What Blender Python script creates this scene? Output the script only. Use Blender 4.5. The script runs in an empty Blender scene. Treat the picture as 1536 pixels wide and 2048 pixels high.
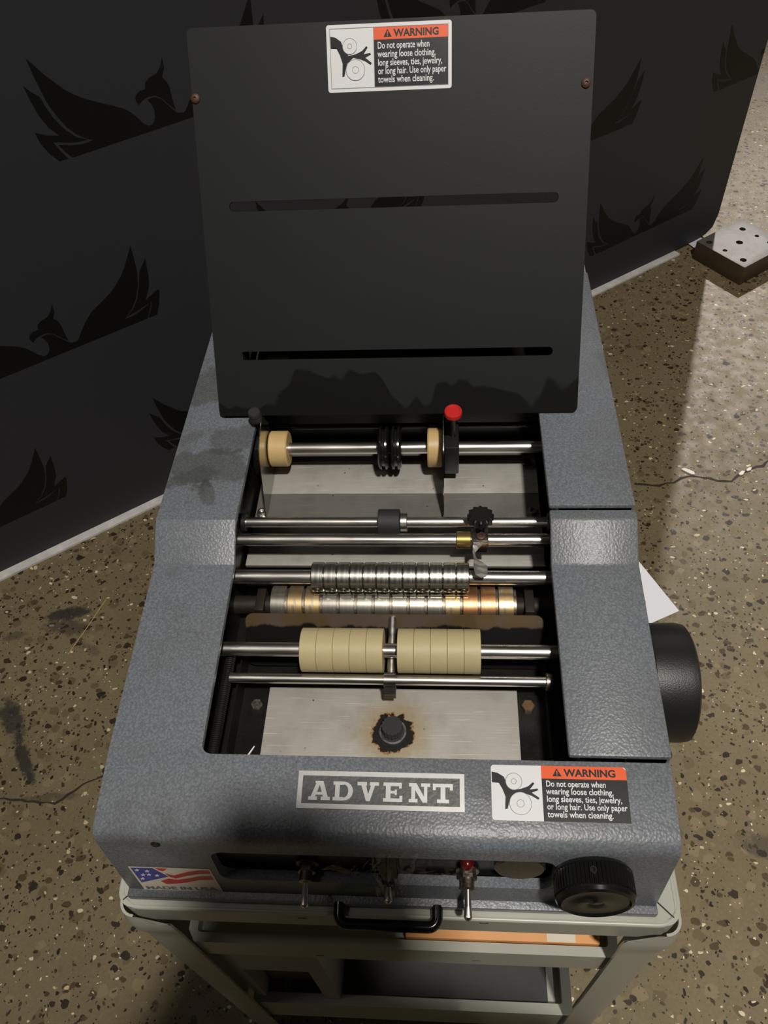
import bpy, bmesh, math, random
from mathutils import Matrix, Vector
random.seed(7)
S = bpy.context.scene
COL = S.collection
PI = math.pi

# ------------------------------------------------------------------ camera
FPX = 1612.0                                   # focal length in pixels of the 1536x2048 frame
_n = Vector((122, 1336, FPX)).normalized()     # straight down, seen from the camera
_x = Vector((21700, -36, -FPX)).normalized()   # along the machine's width
_x = (_x - _n * _x.dot(_n)).normalized()
_z = -_n
_y = _z.cross(_x)
CAM = Vector((0.04631, -0.19221, 1.48646))
cd = bpy.data.cameras.new('camera')
cam = bpy.data.objects.new('camera', cd)
COL.objects.link(cam)
cd.sensor_fit = 'VERTICAL'
cd.sensor_height = 36
cd.lens = FPX / 2048 * 36
cd.clip_start = 0.01
cam.matrix_world = Matrix(((_x.x, -_x.y, -_x.z, CAM.x), (_y.x, -_y.y, -_y.z, CAM.y), (_z.x, -_z.y, -_z.z, CAM.z), (0, 0, 0, 1)))
S.camera = cam

def ray(u, v):
    d = Vector((u - 768, v - 1024, FPX))
    return Vector((_x.dot(d), _y.dot(d), _z.dot(d)))
def on_plane(u, v, p, n):
    r = ray(u, v)
    return CAM + r * ((p - CAM).dot(n) / r.dot(n))
def at(u, v, ax, val):
    r = ray(u, v); i = 'xyz'.index(ax)
    return CAM + r * ((val - CAM[i]) / r[i])

# ------------------------------------------------------------------ world, lamps, exposure
w = bpy.data.worlds.new('hall_air'); S.world = w; w.use_nodes = True
w.node_tree.nodes['Background'].inputs[0].default_value = (1.0, 0.93, 0.84, 1)
w.node_tree.nodes['Background'].inputs[1].default_value = 0.018
def lamp(name, loc, target, power, sx, sy, col, shape='RECTANGLE', spread=180):
    l = bpy.data.lights.new(name, 'AREA'); l.energy = power; l.shape = shape; l.size = sx
    if shape == 'RECTANGLE': l.size_y = sy
    l.color = col; l.spread = math.radians(spread)
    o = bpy.data.objects.new(name, l); COL.objects.link(o); o.location = loc
    o.rotation_euler = (Vector(target) - Vector(loc)).to_track_quat('-Z', 'Y').to_euler()
    return o
lamp('hall_lamp', (2.32, 7.04, 5.0), (2.2, 1.5, 0.0), 38, 0.16, 0.16, (1.0, 0.95, 0.93), 'DISK', 36)
lamp('hall_lamp', (0.66, -1.2, 4.4), (0.0, 0.4, 0.5), 118, 0.20, 0.16, (1.0, 0.95, 0.87))
lamp('hall_lamp', (-1.7, -0.2, 4.6), (-0.8, 1.0, 0.8), 6, 0.9, 0.30, (1.0, 0.94, 0.86))
VS = S.view_settings
VS.view_transform = 'Standard'; VS.look = 'None'; VS.gamma = 1; VS.use_curve_mapping = False
VS.exposure = 0.15

# ------------------------------------------------------------------ material helpers
def srgb(r, g, b):
    f = lambda c: (c / 255 / 12.92) if c / 255 <= 0.04045 else ((c / 255 + 0.055) / 1.055) ** 2.4
    return (f(r), f(g), f(b), 1)
class NT:
    def __init__(s, name):
        s.m = bpy.data.materials.new(name); s.m.use_nodes = True
        s.t = s.m.node_tree; s.n = s.t.nodes; s.b = s.n['Principled BSDF']
        s.tc = None
    def link(s, a, b): s.t.links.new(a, b)
    def co(s, kind='Object'):
        if not s.tc: s.tc = s.n.new('ShaderNodeTexCoord')
        return s.tc.outputs[kind]
    def node(s, typ, **kw):
        n = s.n.new(typ)
        for k, v in kw.items():
            if k in ('operation', 'blend_type', 'data_type', 'feature', 'noise_dimensions', 'interpolation_type', 'bands_direction', 'wave_type'): setattr(n, k, v)
        return n
    def set(s, sock, v):
        if hasattr(v, 'is_linked') or hasattr(v, 'links'): s.link(v, sock)
        else: sock.default_value = v
    def math(s, op, a, b=None, c=None):
        n = s.node('ShaderNodeMath', operation=op); s.set(n.inputs[0], a)
        if b is not None: s.set(n.inputs[1], b)
        if c is not None: s.set(n.inputs[2], c)
        return n.outputs[0]
    def noise(s, vec, scale, detail=3, rough=0.55):
        n = s.node('ShaderNodeTexNoise'); s.link(vec, n.inputs['Vector']); n.inputs['Scale'].default_value = scale
        n.inputs['Detail'].default_value = detail; n.inputs['Roughness'].default_value = rough
        return n.outputs['Fac']
    def vor(s, vec, scale, feature='F1', rnd=1.0):
        n = s.node('ShaderNodeTexVoronoi', feature=feature); s.link(vec, n.inputs['Vector']); n.inputs['Scale'].default_value = scale
        if 'Randomness' in n.inputs: n.inputs['Randomness'].default_value = rnd
        return n
    def mapping(s, vec, scale=(1, 1, 1), loc=(0, 0, 0), rot=(0, 0, 0), kind='POINT'):
        n = s.node('ShaderNodeMapping'); n.vector_type = kind; s.link(vec, n.inputs[0])
        n.inputs['Scale'].default_value = scale; n.inputs['Location'].default_value = loc; n.inputs['Rotation'].default_value = rot
        return n.outputs[0]
    def mr(s, v, a, b, c=0.0, d=1.0, smooth=True):
        n = s.node('ShaderNodeMapRange')
        if smooth: n.interpolation_type = 'SMOOTHSTEP'
        s.link(v, n.inputs[0])
        for i, x in enumerate((a, b, c, d)): s.set(n.inputs[i + 1], x)
        return n.outputs[0]
    def mix(s, fac, a, b, blend='MIX'):
        n = s.node('ShaderNodeMix', data_type='RGBA', blend_type=blend)
        s.set(n.inputs[0], fac); s.set(n.inputs[6], a); s.set(n.inputs[7], b)
        return n.outputs[2]
    def bump(s, h, strength=0.3, dist=0.001):
        n = s.node('ShaderNodeBump'); n.inputs['Strength'].default_value = strength; n.inputs['Distance'].default_value = dist
        s.link(h, n.inputs['Height']); s.link(n.outputs[0], s.b.inputs['Normal'])
    def base(s, col=None, rough=None, metal=None, spec=None, coat=None):
        B = s.b.inputs
        if col is not None: s.set(B['Base Color'], col)
        if rough is not None: s.set(B['Roughness'], rough)
        if metal is not None: B['Metallic'].default_value = metal
        if spec is not None: B['Specular IOR Level'].default_value = spec
        if coat is not None: B['Coat Weight'].default_value = coat; B['Coat Roughness'].default_value = 0.2
        return s
def plain(name, col, rough=0.5, metal=0.0, spec=0.5, var=0.15, scale=60, bump=0.0, bscale=300):
    """procedural: a colour with mild blotches and, where asked, fine relief"""
    m = NT(name); v = m.co()
    f = m.noise(v, scale)
    lo = tuple(c * (1 - var) for c in col[:3]) + (1,); hi = tuple(min(1, c * (1 + var)) for c in col[:3]) + (1,)
    m.base(m.mix(f, lo, hi), rough, metal, spec)
    if bump: m.bump(m.noise(v, bscale, 2), bump, 0.0006)
    return m.m

def hammer():
    m = NT('hammertone_grey_paint'); v = m.co()
    vo = m.vor(v, 560, 'SMOOTH_F1')
    n1 = m.noise(v, 900, 2)
    h = m.math('ADD', vo.outputs['Distance'], m.math('MULTIPLY', n1, 0.4))
    f = m.mr(vo.outputs['Distance'], 0.15, 0.6)
    c = m.mix(f, srgb(121, 125, 132), srgb(103, 107, 113))
    pit = m.mr(m.noise(m.mapping(v, (1, 1.6, 1)), 620, 2), 0.60, 0.70)
    c = m.mix(m.math('MULTIPLY', pit, 0.6), c, srgb(58, 60, 64))
    big = m.mr(m.noise(v, 9, 3), 0.42, 0.68)
    c = m.mix(m.math('MULTIPLY', big, 0.3), c, srgb(88, 88, 88))
    grime = m.mr(m.noise(m.mapping(v, (1, 1, 1), (3.1, 1.7, 0)), 13, 4, 0.6), 0.58, 0.68)
    c = m.mix(m.math('MULTIPLY', grime, 0.30), c, srgb(62, 62, 57))
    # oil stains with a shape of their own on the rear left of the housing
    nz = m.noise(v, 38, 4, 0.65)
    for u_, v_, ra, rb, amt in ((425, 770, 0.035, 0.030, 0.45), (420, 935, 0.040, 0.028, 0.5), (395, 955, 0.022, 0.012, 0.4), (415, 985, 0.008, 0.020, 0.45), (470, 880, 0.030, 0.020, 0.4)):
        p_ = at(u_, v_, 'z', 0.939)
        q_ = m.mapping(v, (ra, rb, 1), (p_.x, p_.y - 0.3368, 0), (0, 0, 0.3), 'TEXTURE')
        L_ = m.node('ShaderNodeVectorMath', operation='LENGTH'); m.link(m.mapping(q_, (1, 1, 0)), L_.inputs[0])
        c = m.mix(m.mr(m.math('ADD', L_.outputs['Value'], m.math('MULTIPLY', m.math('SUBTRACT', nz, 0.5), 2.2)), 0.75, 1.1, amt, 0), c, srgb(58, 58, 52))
    m.base(c, m.mr(n1, 0, 1, 0.32, 0.46), 0.0, 0.5)
    m.bump(h, 0.34, 0.0007)
    return m.m
def steel(name, col=(0.60, 0.57, 0.53, 1), rough=0.22, stretch=(1, 60, 60), var=0.3, blot=0.15):
    m = NT(name); v = m.co()
    f = m.noise(m.mapping(v, stretch), 14, 3)
    g = m.noise(v, 70, 4)
    lo = tuple(c * (1 - var) for c in col[:3]) + (1,)
    c = m.mix(f, lo, col)
    c = m.mix(m.math('MULTIPLY', m.mr(g, 0.52, 0.72), blot), c, (0.13, 0.10, 0.07, 1))
    m.base(c, m.mr(f, 0.2, 0.8, rough * 0.8, rough * 1.3), 1.0)
    return m.m
def brushed_plate(name, tone=1.0, rough=0.42, rust=None):
    m = NT(name); v = m.co()
    f = m.noise(m.mapping(v, (6, 260, 60), rot=(0, 0, 0.22)), 3, 3)
    scr = m.mr(m.noise(m.mapping(v, (9, 300, 1), rot=(0, 0, 0.25)), 2.2, 2), 0.60, 0.72)
    blot = m.mr(m.noise(v, 26, 5, 0.65), 0.42, 0.72)
    spk = m.mr(m.vor(v, 130).outputs['Distance'], 0.05, 0.16, 1, 0)
    spk = m.math('MULTIPLY', spk, m.mr(m.noise(v, 40), 0.55, 0.62))
    c = m.mix(f, (0.44 * tone, 0.42 * tone, 0.38 * tone, 1), (0.54 * tone, 0.52 * tone, 0.48 * tone, 1))
    c = m.mix(m.math('MULTIPLY', blot, 0.4), c, (0.28 * tone, 0.25 * tone, 0.20 * tone, 1))
    c = m.mix(m.math('MULTIPLY', scr, 0.7), c, (0.72 * tone, 0.69 * tone, 0.62 * tone, 1))
    c = m.mix(spk, c, (0.03, 0.025, 0.02, 1))
    if rust:
        cx, cy, r0, r1 = rust
        d = m.node('ShaderNodeVectorMath', operation='LENGTH'); m.link(m.mapping(v, (1, 1, 0), (-cx, -cy, 0)), d.inputs[0])
        dn = m.math('ADD', d.outputs['Value'], m.math('MULTIPLY', m.math('SUBTRACT', m.noise(v, 160, 4), 0.5), 0.018))
        c = m.mix(m.math('MULTIPLY', m.mr(dn, r0 + 0.001, r1 * 1.9, 1, 0), 0.55), c, (0.36, 0.24, 0.06, 1))
        c = m.mix(m.mr(dn, r0 + 0.0004, r0 + 0.0025, 1, 0), c, (0.30, 0.13, 0.03, 1))
        oil = m.mr(dn, r0, r0 + 0.0006, 1, 0)
        c = m.mix(oil, c, (0.012, 0.011, 0.010, 1))
    m.base(c, rough, 0.35)
    m.bump(f, 0.08, 0.0004)
    return m.m
def ring_metal(name, tint, amount):
    m = NT(name); v = m.co()
    f = m.noise(m.mapping(v, (420, 6, 6)), 2, 2)
    g = m.mr(m.noise(m.mapping(v, (150, 40, 40)), 1.4, 3, 0.6), 0.62 - 0.28 * amount, 0.85 - 0.2 * amount)
    c = m.mix(f, (0.50, 0.47, 0.40, 1), (0.74, 0.70, 0.62, 1))
    c = m.mix(m.math('MULTIPLY', g, 0.8), c, tint)
    m.base(c, m.mr(g, 0, 1, 0.28, 0.40), 0.95)
    return m.m
def concrete():
    m = NT('polished_concrete'); v = m.co()
    wob = m.node('ShaderNodeTexNoise'); m.link(v, wob.inputs['Vector']); wob.inputs['Scale'].default_value = 55; wob.inputs['Detail'].default_value = 2
    off = m.node('ShaderNodeVectorMath', operation='MULTIPLY_ADD'); m.link(wob.outputs['Color'], off.inputs[0])
    off.inputs[1].default_value = (0.016, 0.016, 0); m.link(v, off.inputs[2])
    p = m.mapping(off.outputs[0], (1, 1, 0))
    c = m.mix(m.mr(m.noise(v, 3.0, 4), 0.3, 0.7), srgb(124, 112, 84), srgb(142, 129, 100))
    c = m.mix(m.math('MULTIPLY', m.noise(v, 160, 3, 0.7), 0.75), c, srgb(92, 80, 56))
    def stones(c, scale, rmin, rmax, keep, col_a, col_b, stretch, loc, alpha=1.0):
        vo = m.vor(m.mapping(p, stretch, loc, (0, 0, loc[0])), scale)
        sep = m.node('ShaderNodeSeparateColor'); m.link(vo.outputs['Color'], sep.inputs[0])
        rad = m.mr(sep.outputs[0], 0, 1, rmin, rmax, False)
        inside = m.mr(m.math('SUBTRACT', vo.outputs['Distance'], rad), -0.03, 0.02, 1, 0)
        k = m.math('LESS_THAN', sep.outputs[1], keep)
        fac = m.math('MULTIPLY', m.math('MULTIPLY', inside, k), alpha)
        col = m.mix(sep.outputs[2], col_a, col_b)
        return m.mix(fac, c, col)
    c = stones(c, 38, 0.16, 0.46, 0.7, srgb(98, 84, 58), srgb(138, 124, 96), (1, 1, 1), (0.3, 0, 0), 0.8)
    c = stones(c, 44, 0.14, 0.40, 0.58, srgb(46, 38, 27), srgb(84, 69, 47), (1, 1.25, 1), (1.1, 3, 0))
    c = stones(c, 88, 0.12, 0.38, 0.52, srgb(40, 33, 24), srgb(76, 62, 44), (1.2, 1, 1), (2.3, 7, 0))
    c = stones(c, 170, 0.10, 0.34, 0.35, srgb(28, 23, 18), srgb(66, 54, 38), (1, 1, 1), (0.7, 11, 0))
    c = stones(c, 56, 0.10, 0.28, 0.2, srgb(196, 180, 142), srgb(215, 202, 170), (1, 1.4, 1), (2.9, 5, 0))
    c = stones(c, 150, 0.08, 0.28, 0.16, srgb(190, 176, 140), srgb(222, 212, 186), (1, 1, 1), (1.9, 2, 0))
    nz = m.noise(v, 45, 4, 0.7)
    def scuff_and_patch(c, u0, v0, u1, v1, half, dark, amt):
        a = at(u0, v0, 'z', 0); b = at(u1, v1, 'z', 0); mid = (a + b) / 2; d = b - a
        q = m.mapping(v, (d.length / 2 + half, half, 1), (mid.x, mid.y, 0), (0, 0, math.atan2(d.y, d.x)), 'TEXTURE')
        L = m.node('ShaderNodeVectorMath', operation='LENGTH'); m.link(m.mapping(q, (1, 1, 0)), L.inputs[0])
        k = m.mr(m.math('ADD', L.outputs['Value'], m.math('MULTIPLY', m.math('SUBTRACT', nz, 0.5), 1.5)), 0.55, 1.05, amt, 0)
        return m.mix(k, c, dark)
    D = srgb(48, 46, 44)
    c = scuff_and_patch(c, 100, 1234, 168, 1222, 0.020, D, 0.9)
    c = scuff_and_patch(c, 100, 1252, 170, 1256, 0.024, D, 0.6)
    c = scuff_and_patch(c, 15, 1275, 45, 1270, 0.014, D, 0.5)
    c = scuff_and_patch(c, 165, 1290, 195, 1305, 0.012, D, 0.35)
    c = scuff_and_patch(c, 10, 1412, 36, 1462, 0.026, D, 0.85)
    c = scuff_and_patch(c, 34, 1475, 60, 1558, 0.016, D, 0.9)
    c = scuff_and_patch(c, 40, 1600, 160, 1590, 0.010, srgb(70, 58, 44), 0.55)
    c = scuff_and_patch(c, 1500, 1690, 1560, 1700, 0.025, D, 0.5)
    c = scuff_and_patch(c, 1500, 185, 1560, 150, 0.12, srgb(120, 112, 98), 0.6)  # broad greyer patch at the far right of the floor
    m.base(c, m.mr(m.noise(v, 30, 3), 0.3, 0.7, 0.45, 0.62), 0.0, 0.28)
    return m.m
def wall_cloth():
    m = NT('charcoal_panel_print'); v = m.co()
    f = m.noise(v, 900, 2)
    m.base(m.mix(f, (0.024, 0.0245, 0.030, 1), (0.032, 0.0325, 0.039, 1)), 0.55, 0, 0.35)
    return m.m
def tape_mat():
    m = NT('clear_tape_film'); m.n.remove(m.b)
    out = m.n['Material Output']
    tr = m.n.new('ShaderNodeBsdfTransparent'); tr.inputs[0].default_value = (0.985, 0.98, 0.965, 1)
    gl = m.n.new('ShaderNodeBsdfGlossy'); gl.inputs['Roughness'].default_value = 0.06; gl.inputs[0].default_value = (0.9, 0.88, 0.83, 1)
    fr = m.n.new('ShaderNodeLayerWeight'); fr.inputs['Blend'].default_value = 0.12
    nz = m.noise(m.co(), 120, 2)
    mx = m.n.new('ShaderNodeMixShader'); m.link(m.math('ADD', m.math('MULTIPLY', fr.outputs['Facing'], 0.30), m.math('MULTIPLY', nz, 0.03)), mx.inputs[0])
    m.link(tr.outputs[0], mx.inputs[1]); m.link(gl.outputs[0], mx.inputs[2]); m.link(mx.outputs[0], out.inputs[0])
    return m.m
def lid_paint():
    m = NT('black_lid_paint'); v = m.co()
    f = m.noise(v, 7, 4); g = m.noise(v, 700, 2)
    c = m.mix(f, (0.0095, 0.0105, 0.0105, 1), (0.014, 0.015, 0.015, 1))
    sep = m.node('ShaderNodeSeparateXYZ'); m.link(v, sep.inputs[0])
    # wet oil creeping up from the lower edge
    lim = m.math('MULTIPLY_ADD', m.noise(m.mapping(v, (1, 0.2, 0.5)), 11, 3), 0.17, -0.205)
    oil = m.mr(m.math('SUBTRACT', sep.outputs[2], lim), -0.002, 0.002, 1, 0)
    c = m.mix(m.math('MULTIPLY', oil, 0.75), c, (0.006, 0.006, 0.006, 1))
    m.base(c, m.mr(oil, 0, 1, 0.50, 0.34), 0, 0.25)
    m.bump(g, 0.08, 0.0004)
    return m.m

M = dict(
    hammer=hammer(), lid=lid_paint(),
    black=plain('black_paint', (0.012, 0.012, 0.012, 1), 0.38, var=0.3), gloss=plain('black_gloss', (0.008, 0.008, 0.008, 1), 0.18),
    pan=plain('oily_black_steel', (0.010, 0.009, 0.008, 1), 0.28, var=0.5, scale=90, bump=0.35, bscale=420),
    rubber=plain('black_rubber', (0.022, 0.022, 0.023, 1), 0.65), leather=plain('black_textured_plastic', (0.012, 0.012, 0.012, 1), 0.42, bump=0.35, bscale=900),
    cream=plain('cream_rubber', srgb(186, 172, 130), 0.5, var=0.10, scale=45), tan=plain('tan_rubber', srgb(200, 170, 116), 0.42, var=0.08, scale=40),
    red=plain('red_plastic', srgb(196, 42, 40), 0.35, var=0.06), redlens=plain('dark_red_lens', srgb(84, 12, 18), 0.2),
    steel=steel('polished_shaft_steel', (0.68, 0.65, 0.61, 1), 0.30, (1, 14, 14), 0.15, 0.08), collar=steel('turned_collar_steel', (0.56, 0.54, 0.50, 1), 0.30, (60, 1, 1), 0.12, 0.05), sheet=steel('sheet_steel', (0.45, 0.42, 0.38, 1), 0.3, (3, 50, 50), 0.3, 0.5),
    bolt=steel('bolt_steel', (0.33, 0.29, 0.24, 1), 0.4, (30, 30, 30)), rustbolt=plain('rusty_bolt', srgb(112, 88, 62), 0.5, 0.4, var=0.4, scale=300),
    brass=plain('dull_brass', srgb(150, 130, 74), 0.38, 0.8), copper=plain('brown_screw', srgb(84, 58, 46), 0.55, 0.3),
    plateF=brushed_plate('scratched_aluminium_bed', 1.05, 0.55, (0.0022, 0.0165, 0.0165, 0.021)), plateR=brushed_plate('feed_table_steel', 0.40, 0.42), plateR2=brushed_plate('feed_table_pale_steel', 0.95, 0.50),
    silver=plain('silver_nameplate', srgb(196, 196, 194), 0.38, 0.5, var=0.12, scale=150), slot=plain('nameplate_ground', srgb(88, 88, 88), 0.4, 0.3, var=0.3, scale=150, bump=0.3),
    white=plain('label_white', srgb(222, 222, 224), 0.35, var=0.03), orange=plain('label_orange', srgb(232, 88, 30), 0.35, var=0.04), ink=plain('label_black', (0.010, 0.010, 0.011, 1), 0.3),
    grey=plain('label_grey', srgb(120, 120, 122), 0.4), blue=plain('sticker_blue', srgb(58, 62, 150), 0.35), stripe=plain('sticker_red', srgb(190, 52, 46), 0.35), sticker=plain('sticker_cream', srgb(226, 214, 196), 0.35, var=0.05),
    cart=plain('cart_grey_white_enamel', srgb(176, 176, 164), 0.32, var=0.06, scale=25), wood=plain('raw_pine', srgb(222, 158, 96), 0.6, var=0.12, scale=30), mat=plain('dark_rubber_mat', (0.035, 0.035, 0.034, 1), 0.7, bump=0.2),
    dust=plain('dusty_black_plastic', (0.035, 0.033, 0.031, 1), 0.55, var=0.5, scale=60), bin=plain('grey_bin_paint', srgb(150, 152, 150), 0.45), paper=plain('white_paper', srgb(226, 226, 232), 0.6, var=0.02), straw=plain('pale_straw', srgb(206, 178, 116), 0.6),
    floor=concrete(), wall=wall_cloth(), bird=plain('black_print', (0.0036, 0.0040, 0.0046, 1), 0.5, spec=0.3), sill=plain('scuffed_pale_strip', srgb(212, 210, 206), 0.5, var=0.4, scale=26),
    block=plain('dark_tool_steel_side', srgb(84, 70, 56), 0.45, 0.4, var=0.3, scale=40), blocktop=brushed_plate('ground_tool_steel', 0.36, 0.6), hole=plain('drilled_hole_dark', (0.01, 0.009, 0.008, 1), 0.5),
    crack=plain('crack_dirt', srgb(46, 38, 30), 0.8, var=0.4, scale=80), chip=plain('pale_chip', srgb(226, 220, 205), 0.6), tape=tape_mat(), rag=plain('red_cloth', srgb(104, 24, 18), 0.8),
    cloth=plain('dark_jacket', (0.02, 0.021, 0.025, 1), 0.85), trouser=plain('dark_trousers', (0.015, 0.017, 0.025, 1), 0.85), skin=plain('skin', (0.45, 0.28, 0.20, 1), 0.5, var=0.08), hair=plain('dark_hair', (0.02, 0.014, 0.01, 1), 0.6),
    leaf=plain('leaf_steel', (0.42, 0.40, 0.36, 1), 0.35, 0.35),
    bracket=plain('dark_rusty_block', srgb(40, 30, 24), 0.6, 0.3, var=0.5, scale=160), guide=steel('guide_sheet', (0.42, 0.41, 0.38, 1), 0.16, (3, 20, 20), 0.15, 0.2),
    ring0=ring_metal('slitter_ring_bright', (0.50, 0.42, 0.28, 1), 0.35), ring1=ring_metal('slitter_ring_straw', (0.62, 0.40, 0.12, 1), 1.3), ring2=ring_metal('slitter_ring_rust', (0.55, 0.22, 0.04, 1), 1.8),
)

# ------------------------------------------------------------------ mesh helpers
WL = {}                                       # world origin of each object (nothing is rotated at object level)
def empty(name, loc):
    o = bpy.data.objects.new(name, None); COL.objects.link(o); o.location = loc; o.empty_display_size = 0.05
    WL[o.name] = Vector(loc); return o
def finish(name, me, mat, parent=None, smooth=35, origin=None):
    if len(me.vertices):
        cs = [v.co for v in me.vertices]
        lo = Vector([min(c[i] for c in cs) for i in range(3)]); hi = Vector([max(c[i] for c in cs) for i in range(3)])
        ctr = Vector(origin) if origin is not None else (lo + hi) / 2
    else: ctr = Vector((0, 0, 0))
    me.transform(Matrix.Translation(-ctr))
    me.name = name
    if smooth:
        me.shade_smooth(); me.set_sharp_from_angle(angle=math.radians(smooth))
    for mt in (mat if isinstance(mat, (list, tuple)) else [mat]): me.materials.append(M[mt])
    o = bpy.data.objects.new(name, me); COL.objects.link(o)
    WL[o.name] = ctr
    if parent is not None: o.parent = parent; o.location = ctr - WL[parent.name]
    else: o.location = ctr
    return o
def obj(name, bm, mat, parent=None, smooth=35, origin=None):
    me = bpy.data.meshes.new(name); bmesh.ops.recalc_face_normals(bm, faces=bm.faces); bm.to_mesh(me); bm.free()
    return finish(name, me, mat, parent, smooth, origin)
def twin(o, delta, parent=None):
    c = o.copy(); COL.objects.link(c); c.location = o.location + Vector(delta); WL[c.name] = WL[o.name] + Vector(delta)
    if parent is not None: c.parent = parent; c.location = WL[c.name] - WL[parent.name]
    return c
def tag(o, label, cat, group=None, kind=None):
    o['label'] = label; o['category'] = cat
    if group: o['group'] = group
    if kind: o['kind'] = kind
    return o
def nb(): return bmesh.new()
def box(bm, x0, x1, y0, y1, z0, z1, mi=0, bev=0.0):
    g = bmesh.ops.create_cube(bm, size=1)['verts']
    for v in g: v.co = Vector(((x0 + x1) / 2 + v.co.x * (x1 - x0), (y0 + y1) / 2 + v.co.y * (y1 - y0), (z0 + z1) / 2 + v.co.z * (z1 - z0)))
    fs = {f for v in g for f in v.link_faces}
    for f in fs: f.material_index = mi
    if bev: bmesh.ops.bevel(bm, geom=list({e for v in g for e in v.link_edges}), offset=bev, segments=2, affect='EDGES', profile=0.5)
    return bm
def frame_of(d):
    d = Vector(d).normalized(); a = Vector((0, 0, 1)) if abs(d.z) < 0.9 else Vector((0, 1, 0))
    u = a.cross(d).normalized(); return d, u, d.cross(u)
def lathe(bm, p, d, prof, seg=32, mi=0, ph=0.0):
    """profile of (distance along d, radius) from p"""
    d, u, v = frame_of(d); p = Vector(p); rings = []
    for t, r in prof:
        if r <= 1e-6: rings.append([bm.verts.new(p + d * t)])
        else: rings.append([bm.verts.new(p + d * t + (u * math.cos(ph + 2 * PI * k / seg) + v * math.sin(ph + 2 * PI * k / seg)) * r) for k in range(seg)])
    for a, b in zip(rings, rings[1:]):
        for k in range(seg):
            k2 = (k + 1) % seg
            q = [a[k % len(a)], a[k2 % len(a)], b[k2 % len(b)], b[k % len(b)]]
            q2 = []
            for x in q:
                if x not in q2: q2.append(x)
            if len(q2) > 2:
                f = bm.faces.new(q2); f.material_index = mi
    return bm
def rod(bm, p0, p1, r, seg=28, ch=0.0006, mi=0):
    p0 = Vector(p0); p1 = Vector(p1); L = (p1 - p0).length
    return lathe(bm, p0, p1 - p0, [(0, 0), (0, r - ch), (ch, r), (L - ch, r), (L, r - ch), (L, 0)], seg, mi)
def tube_path(bm, pts, r, seg=12, mi=0, cap=True):
    pts = [Vector(p) for p in pts]; rings = []; up = None
    for i, p in enumerate(pts):
        d = (pts[min(i + 1, len(pts) - 1)] - pts[max(i - 1, 0)]).normalized()
        if up is None: _, up, _ = frame_of(d)
        up = (up - d * up.dot(d)).normalized(); v = d.cross(up)
        rr = r[i] if isinstance(r, (list, tuple)) else r
        rings.append([bm.verts.new(p + (up * math.cos(2 * PI * k / seg) + v * math.sin(2 * PI * k / seg)) * rr) for k in range(seg)])
    for a, b in zip(rings, rings[1:]):
        for k in range(seg): bm.faces.new((a[k], a[(k + 1) % seg], b[(k + 1) % seg], b[k])).material_index = mi
    if cap:
        bm.faces.new(rings[0][::-1]).material_index = mi; bm.faces.new(rings[-1]).material_index = mi
    return bm
def slab(bm, pts, nrm, th, mi=0):
    """flat outline of 3-D points thickened along nrm"""
    nrm = Vector(nrm) * th
    a = [bm.verts.new(Vector(p)) for p in pts]; b = [bm.verts.new(Vector(p) + nrm) for p in pts]
    fa = bm.faces.new(a[::-1]); fb = bm.faces.new(b); fs = [fa, fb]
    for i in range(len(a)):
        j = (i + 1) % len(a); fs.append(bm.faces.new((a[i], a[j], b[j], b[i])))
    for f in fs: f.material_index = mi
    return bm
def prismX(bm, prof, x0, x1):                 # outline in (y, z) swept along x
    return slab(bm, [(x0, y, z) for y, z in prof], (1, 0, 0), x1 - x0)
def rrect(x0, x1, y0, y1, r, n=6):
    out = []
    for cx, cy, a in ((x1 - r, y1 - r, 0), (x0 + r, y1 - r, 90), (x0 + r, y0 + r, 180), (x1 - r, y0 + r, 270)):
        for k in range(n + 1):
            t = math.radians(a + 90 * k / n); out.append((cx + r * math.cos(t), cy + r * math.sin(t)))
    return out
def temp(bm):
    me = bpy.data.meshes.new('temp'); bmesh.ops.recalc_face_normals(bm, faces=bm.faces); bm.to_mesh(me); bm.free()
    o = bpy.data.objects.new('temp', me); COL.objects.link(o); return o
def baked(o):
    dg = bpy.context.evaluated_depsgraph_get(); dg.update()
    me = bpy.data.meshes.new_from_object(o.evaluated_get(dg)); old = o.data
    o.modifiers.clear(); o.data = me; bpy.data.meshes.remove(old)
def cut(o, bm):
    c = temp(bm); m = o.modifiers.new('b', 'BOOLEAN'); m.operation = 'DIFFERENCE'; m.solver = 'EXACT'; m.object = c
    baked(o); me = c.data; bpy.data.objects.remove(c); bpy.data.meshes.remove(me)
def bevel_all(o, width, seg=3, angle=22):
    m = o.modifiers.new('v', 'BEVEL'); m.width = width; m.segments = seg; m.limit_method = 'ANGLE'; m.angle_limit = math.radians(angle)
    baked(o)
def take(o):
    me = o.data.copy(); old = o.data; bpy.data.objects.remove(o); bpy.data.meshes.remove(old); me.materials.clear(); return me
def text_mesh(body, size, fr, lift, off=0.0, align='LEFT', sx=1.0):
    cu = bpy.data.curves.new('t', 'FONT'); cu.body = body; cu.size = size; cu.align_x = align; cu.offset = off; cu.resolution_u = 3
    o = bpy.data.objects.new('t', cu); COL.objects.link(o)
    dg = bpy.context.evaluated_depsgraph_get(); dg.update()
    me = bpy.data.meshes.new_from_object(o.evaluated_get(dg)); bpy.data.objects.remove(o); bpy.data.curves.remove(cu)
    me.materials.clear(); me.transform(Matrix.Diagonal((sx, 1, 1, 1)))
    me.transform(fr @ Matrix.Translation((0, 0, lift))); return me
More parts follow.
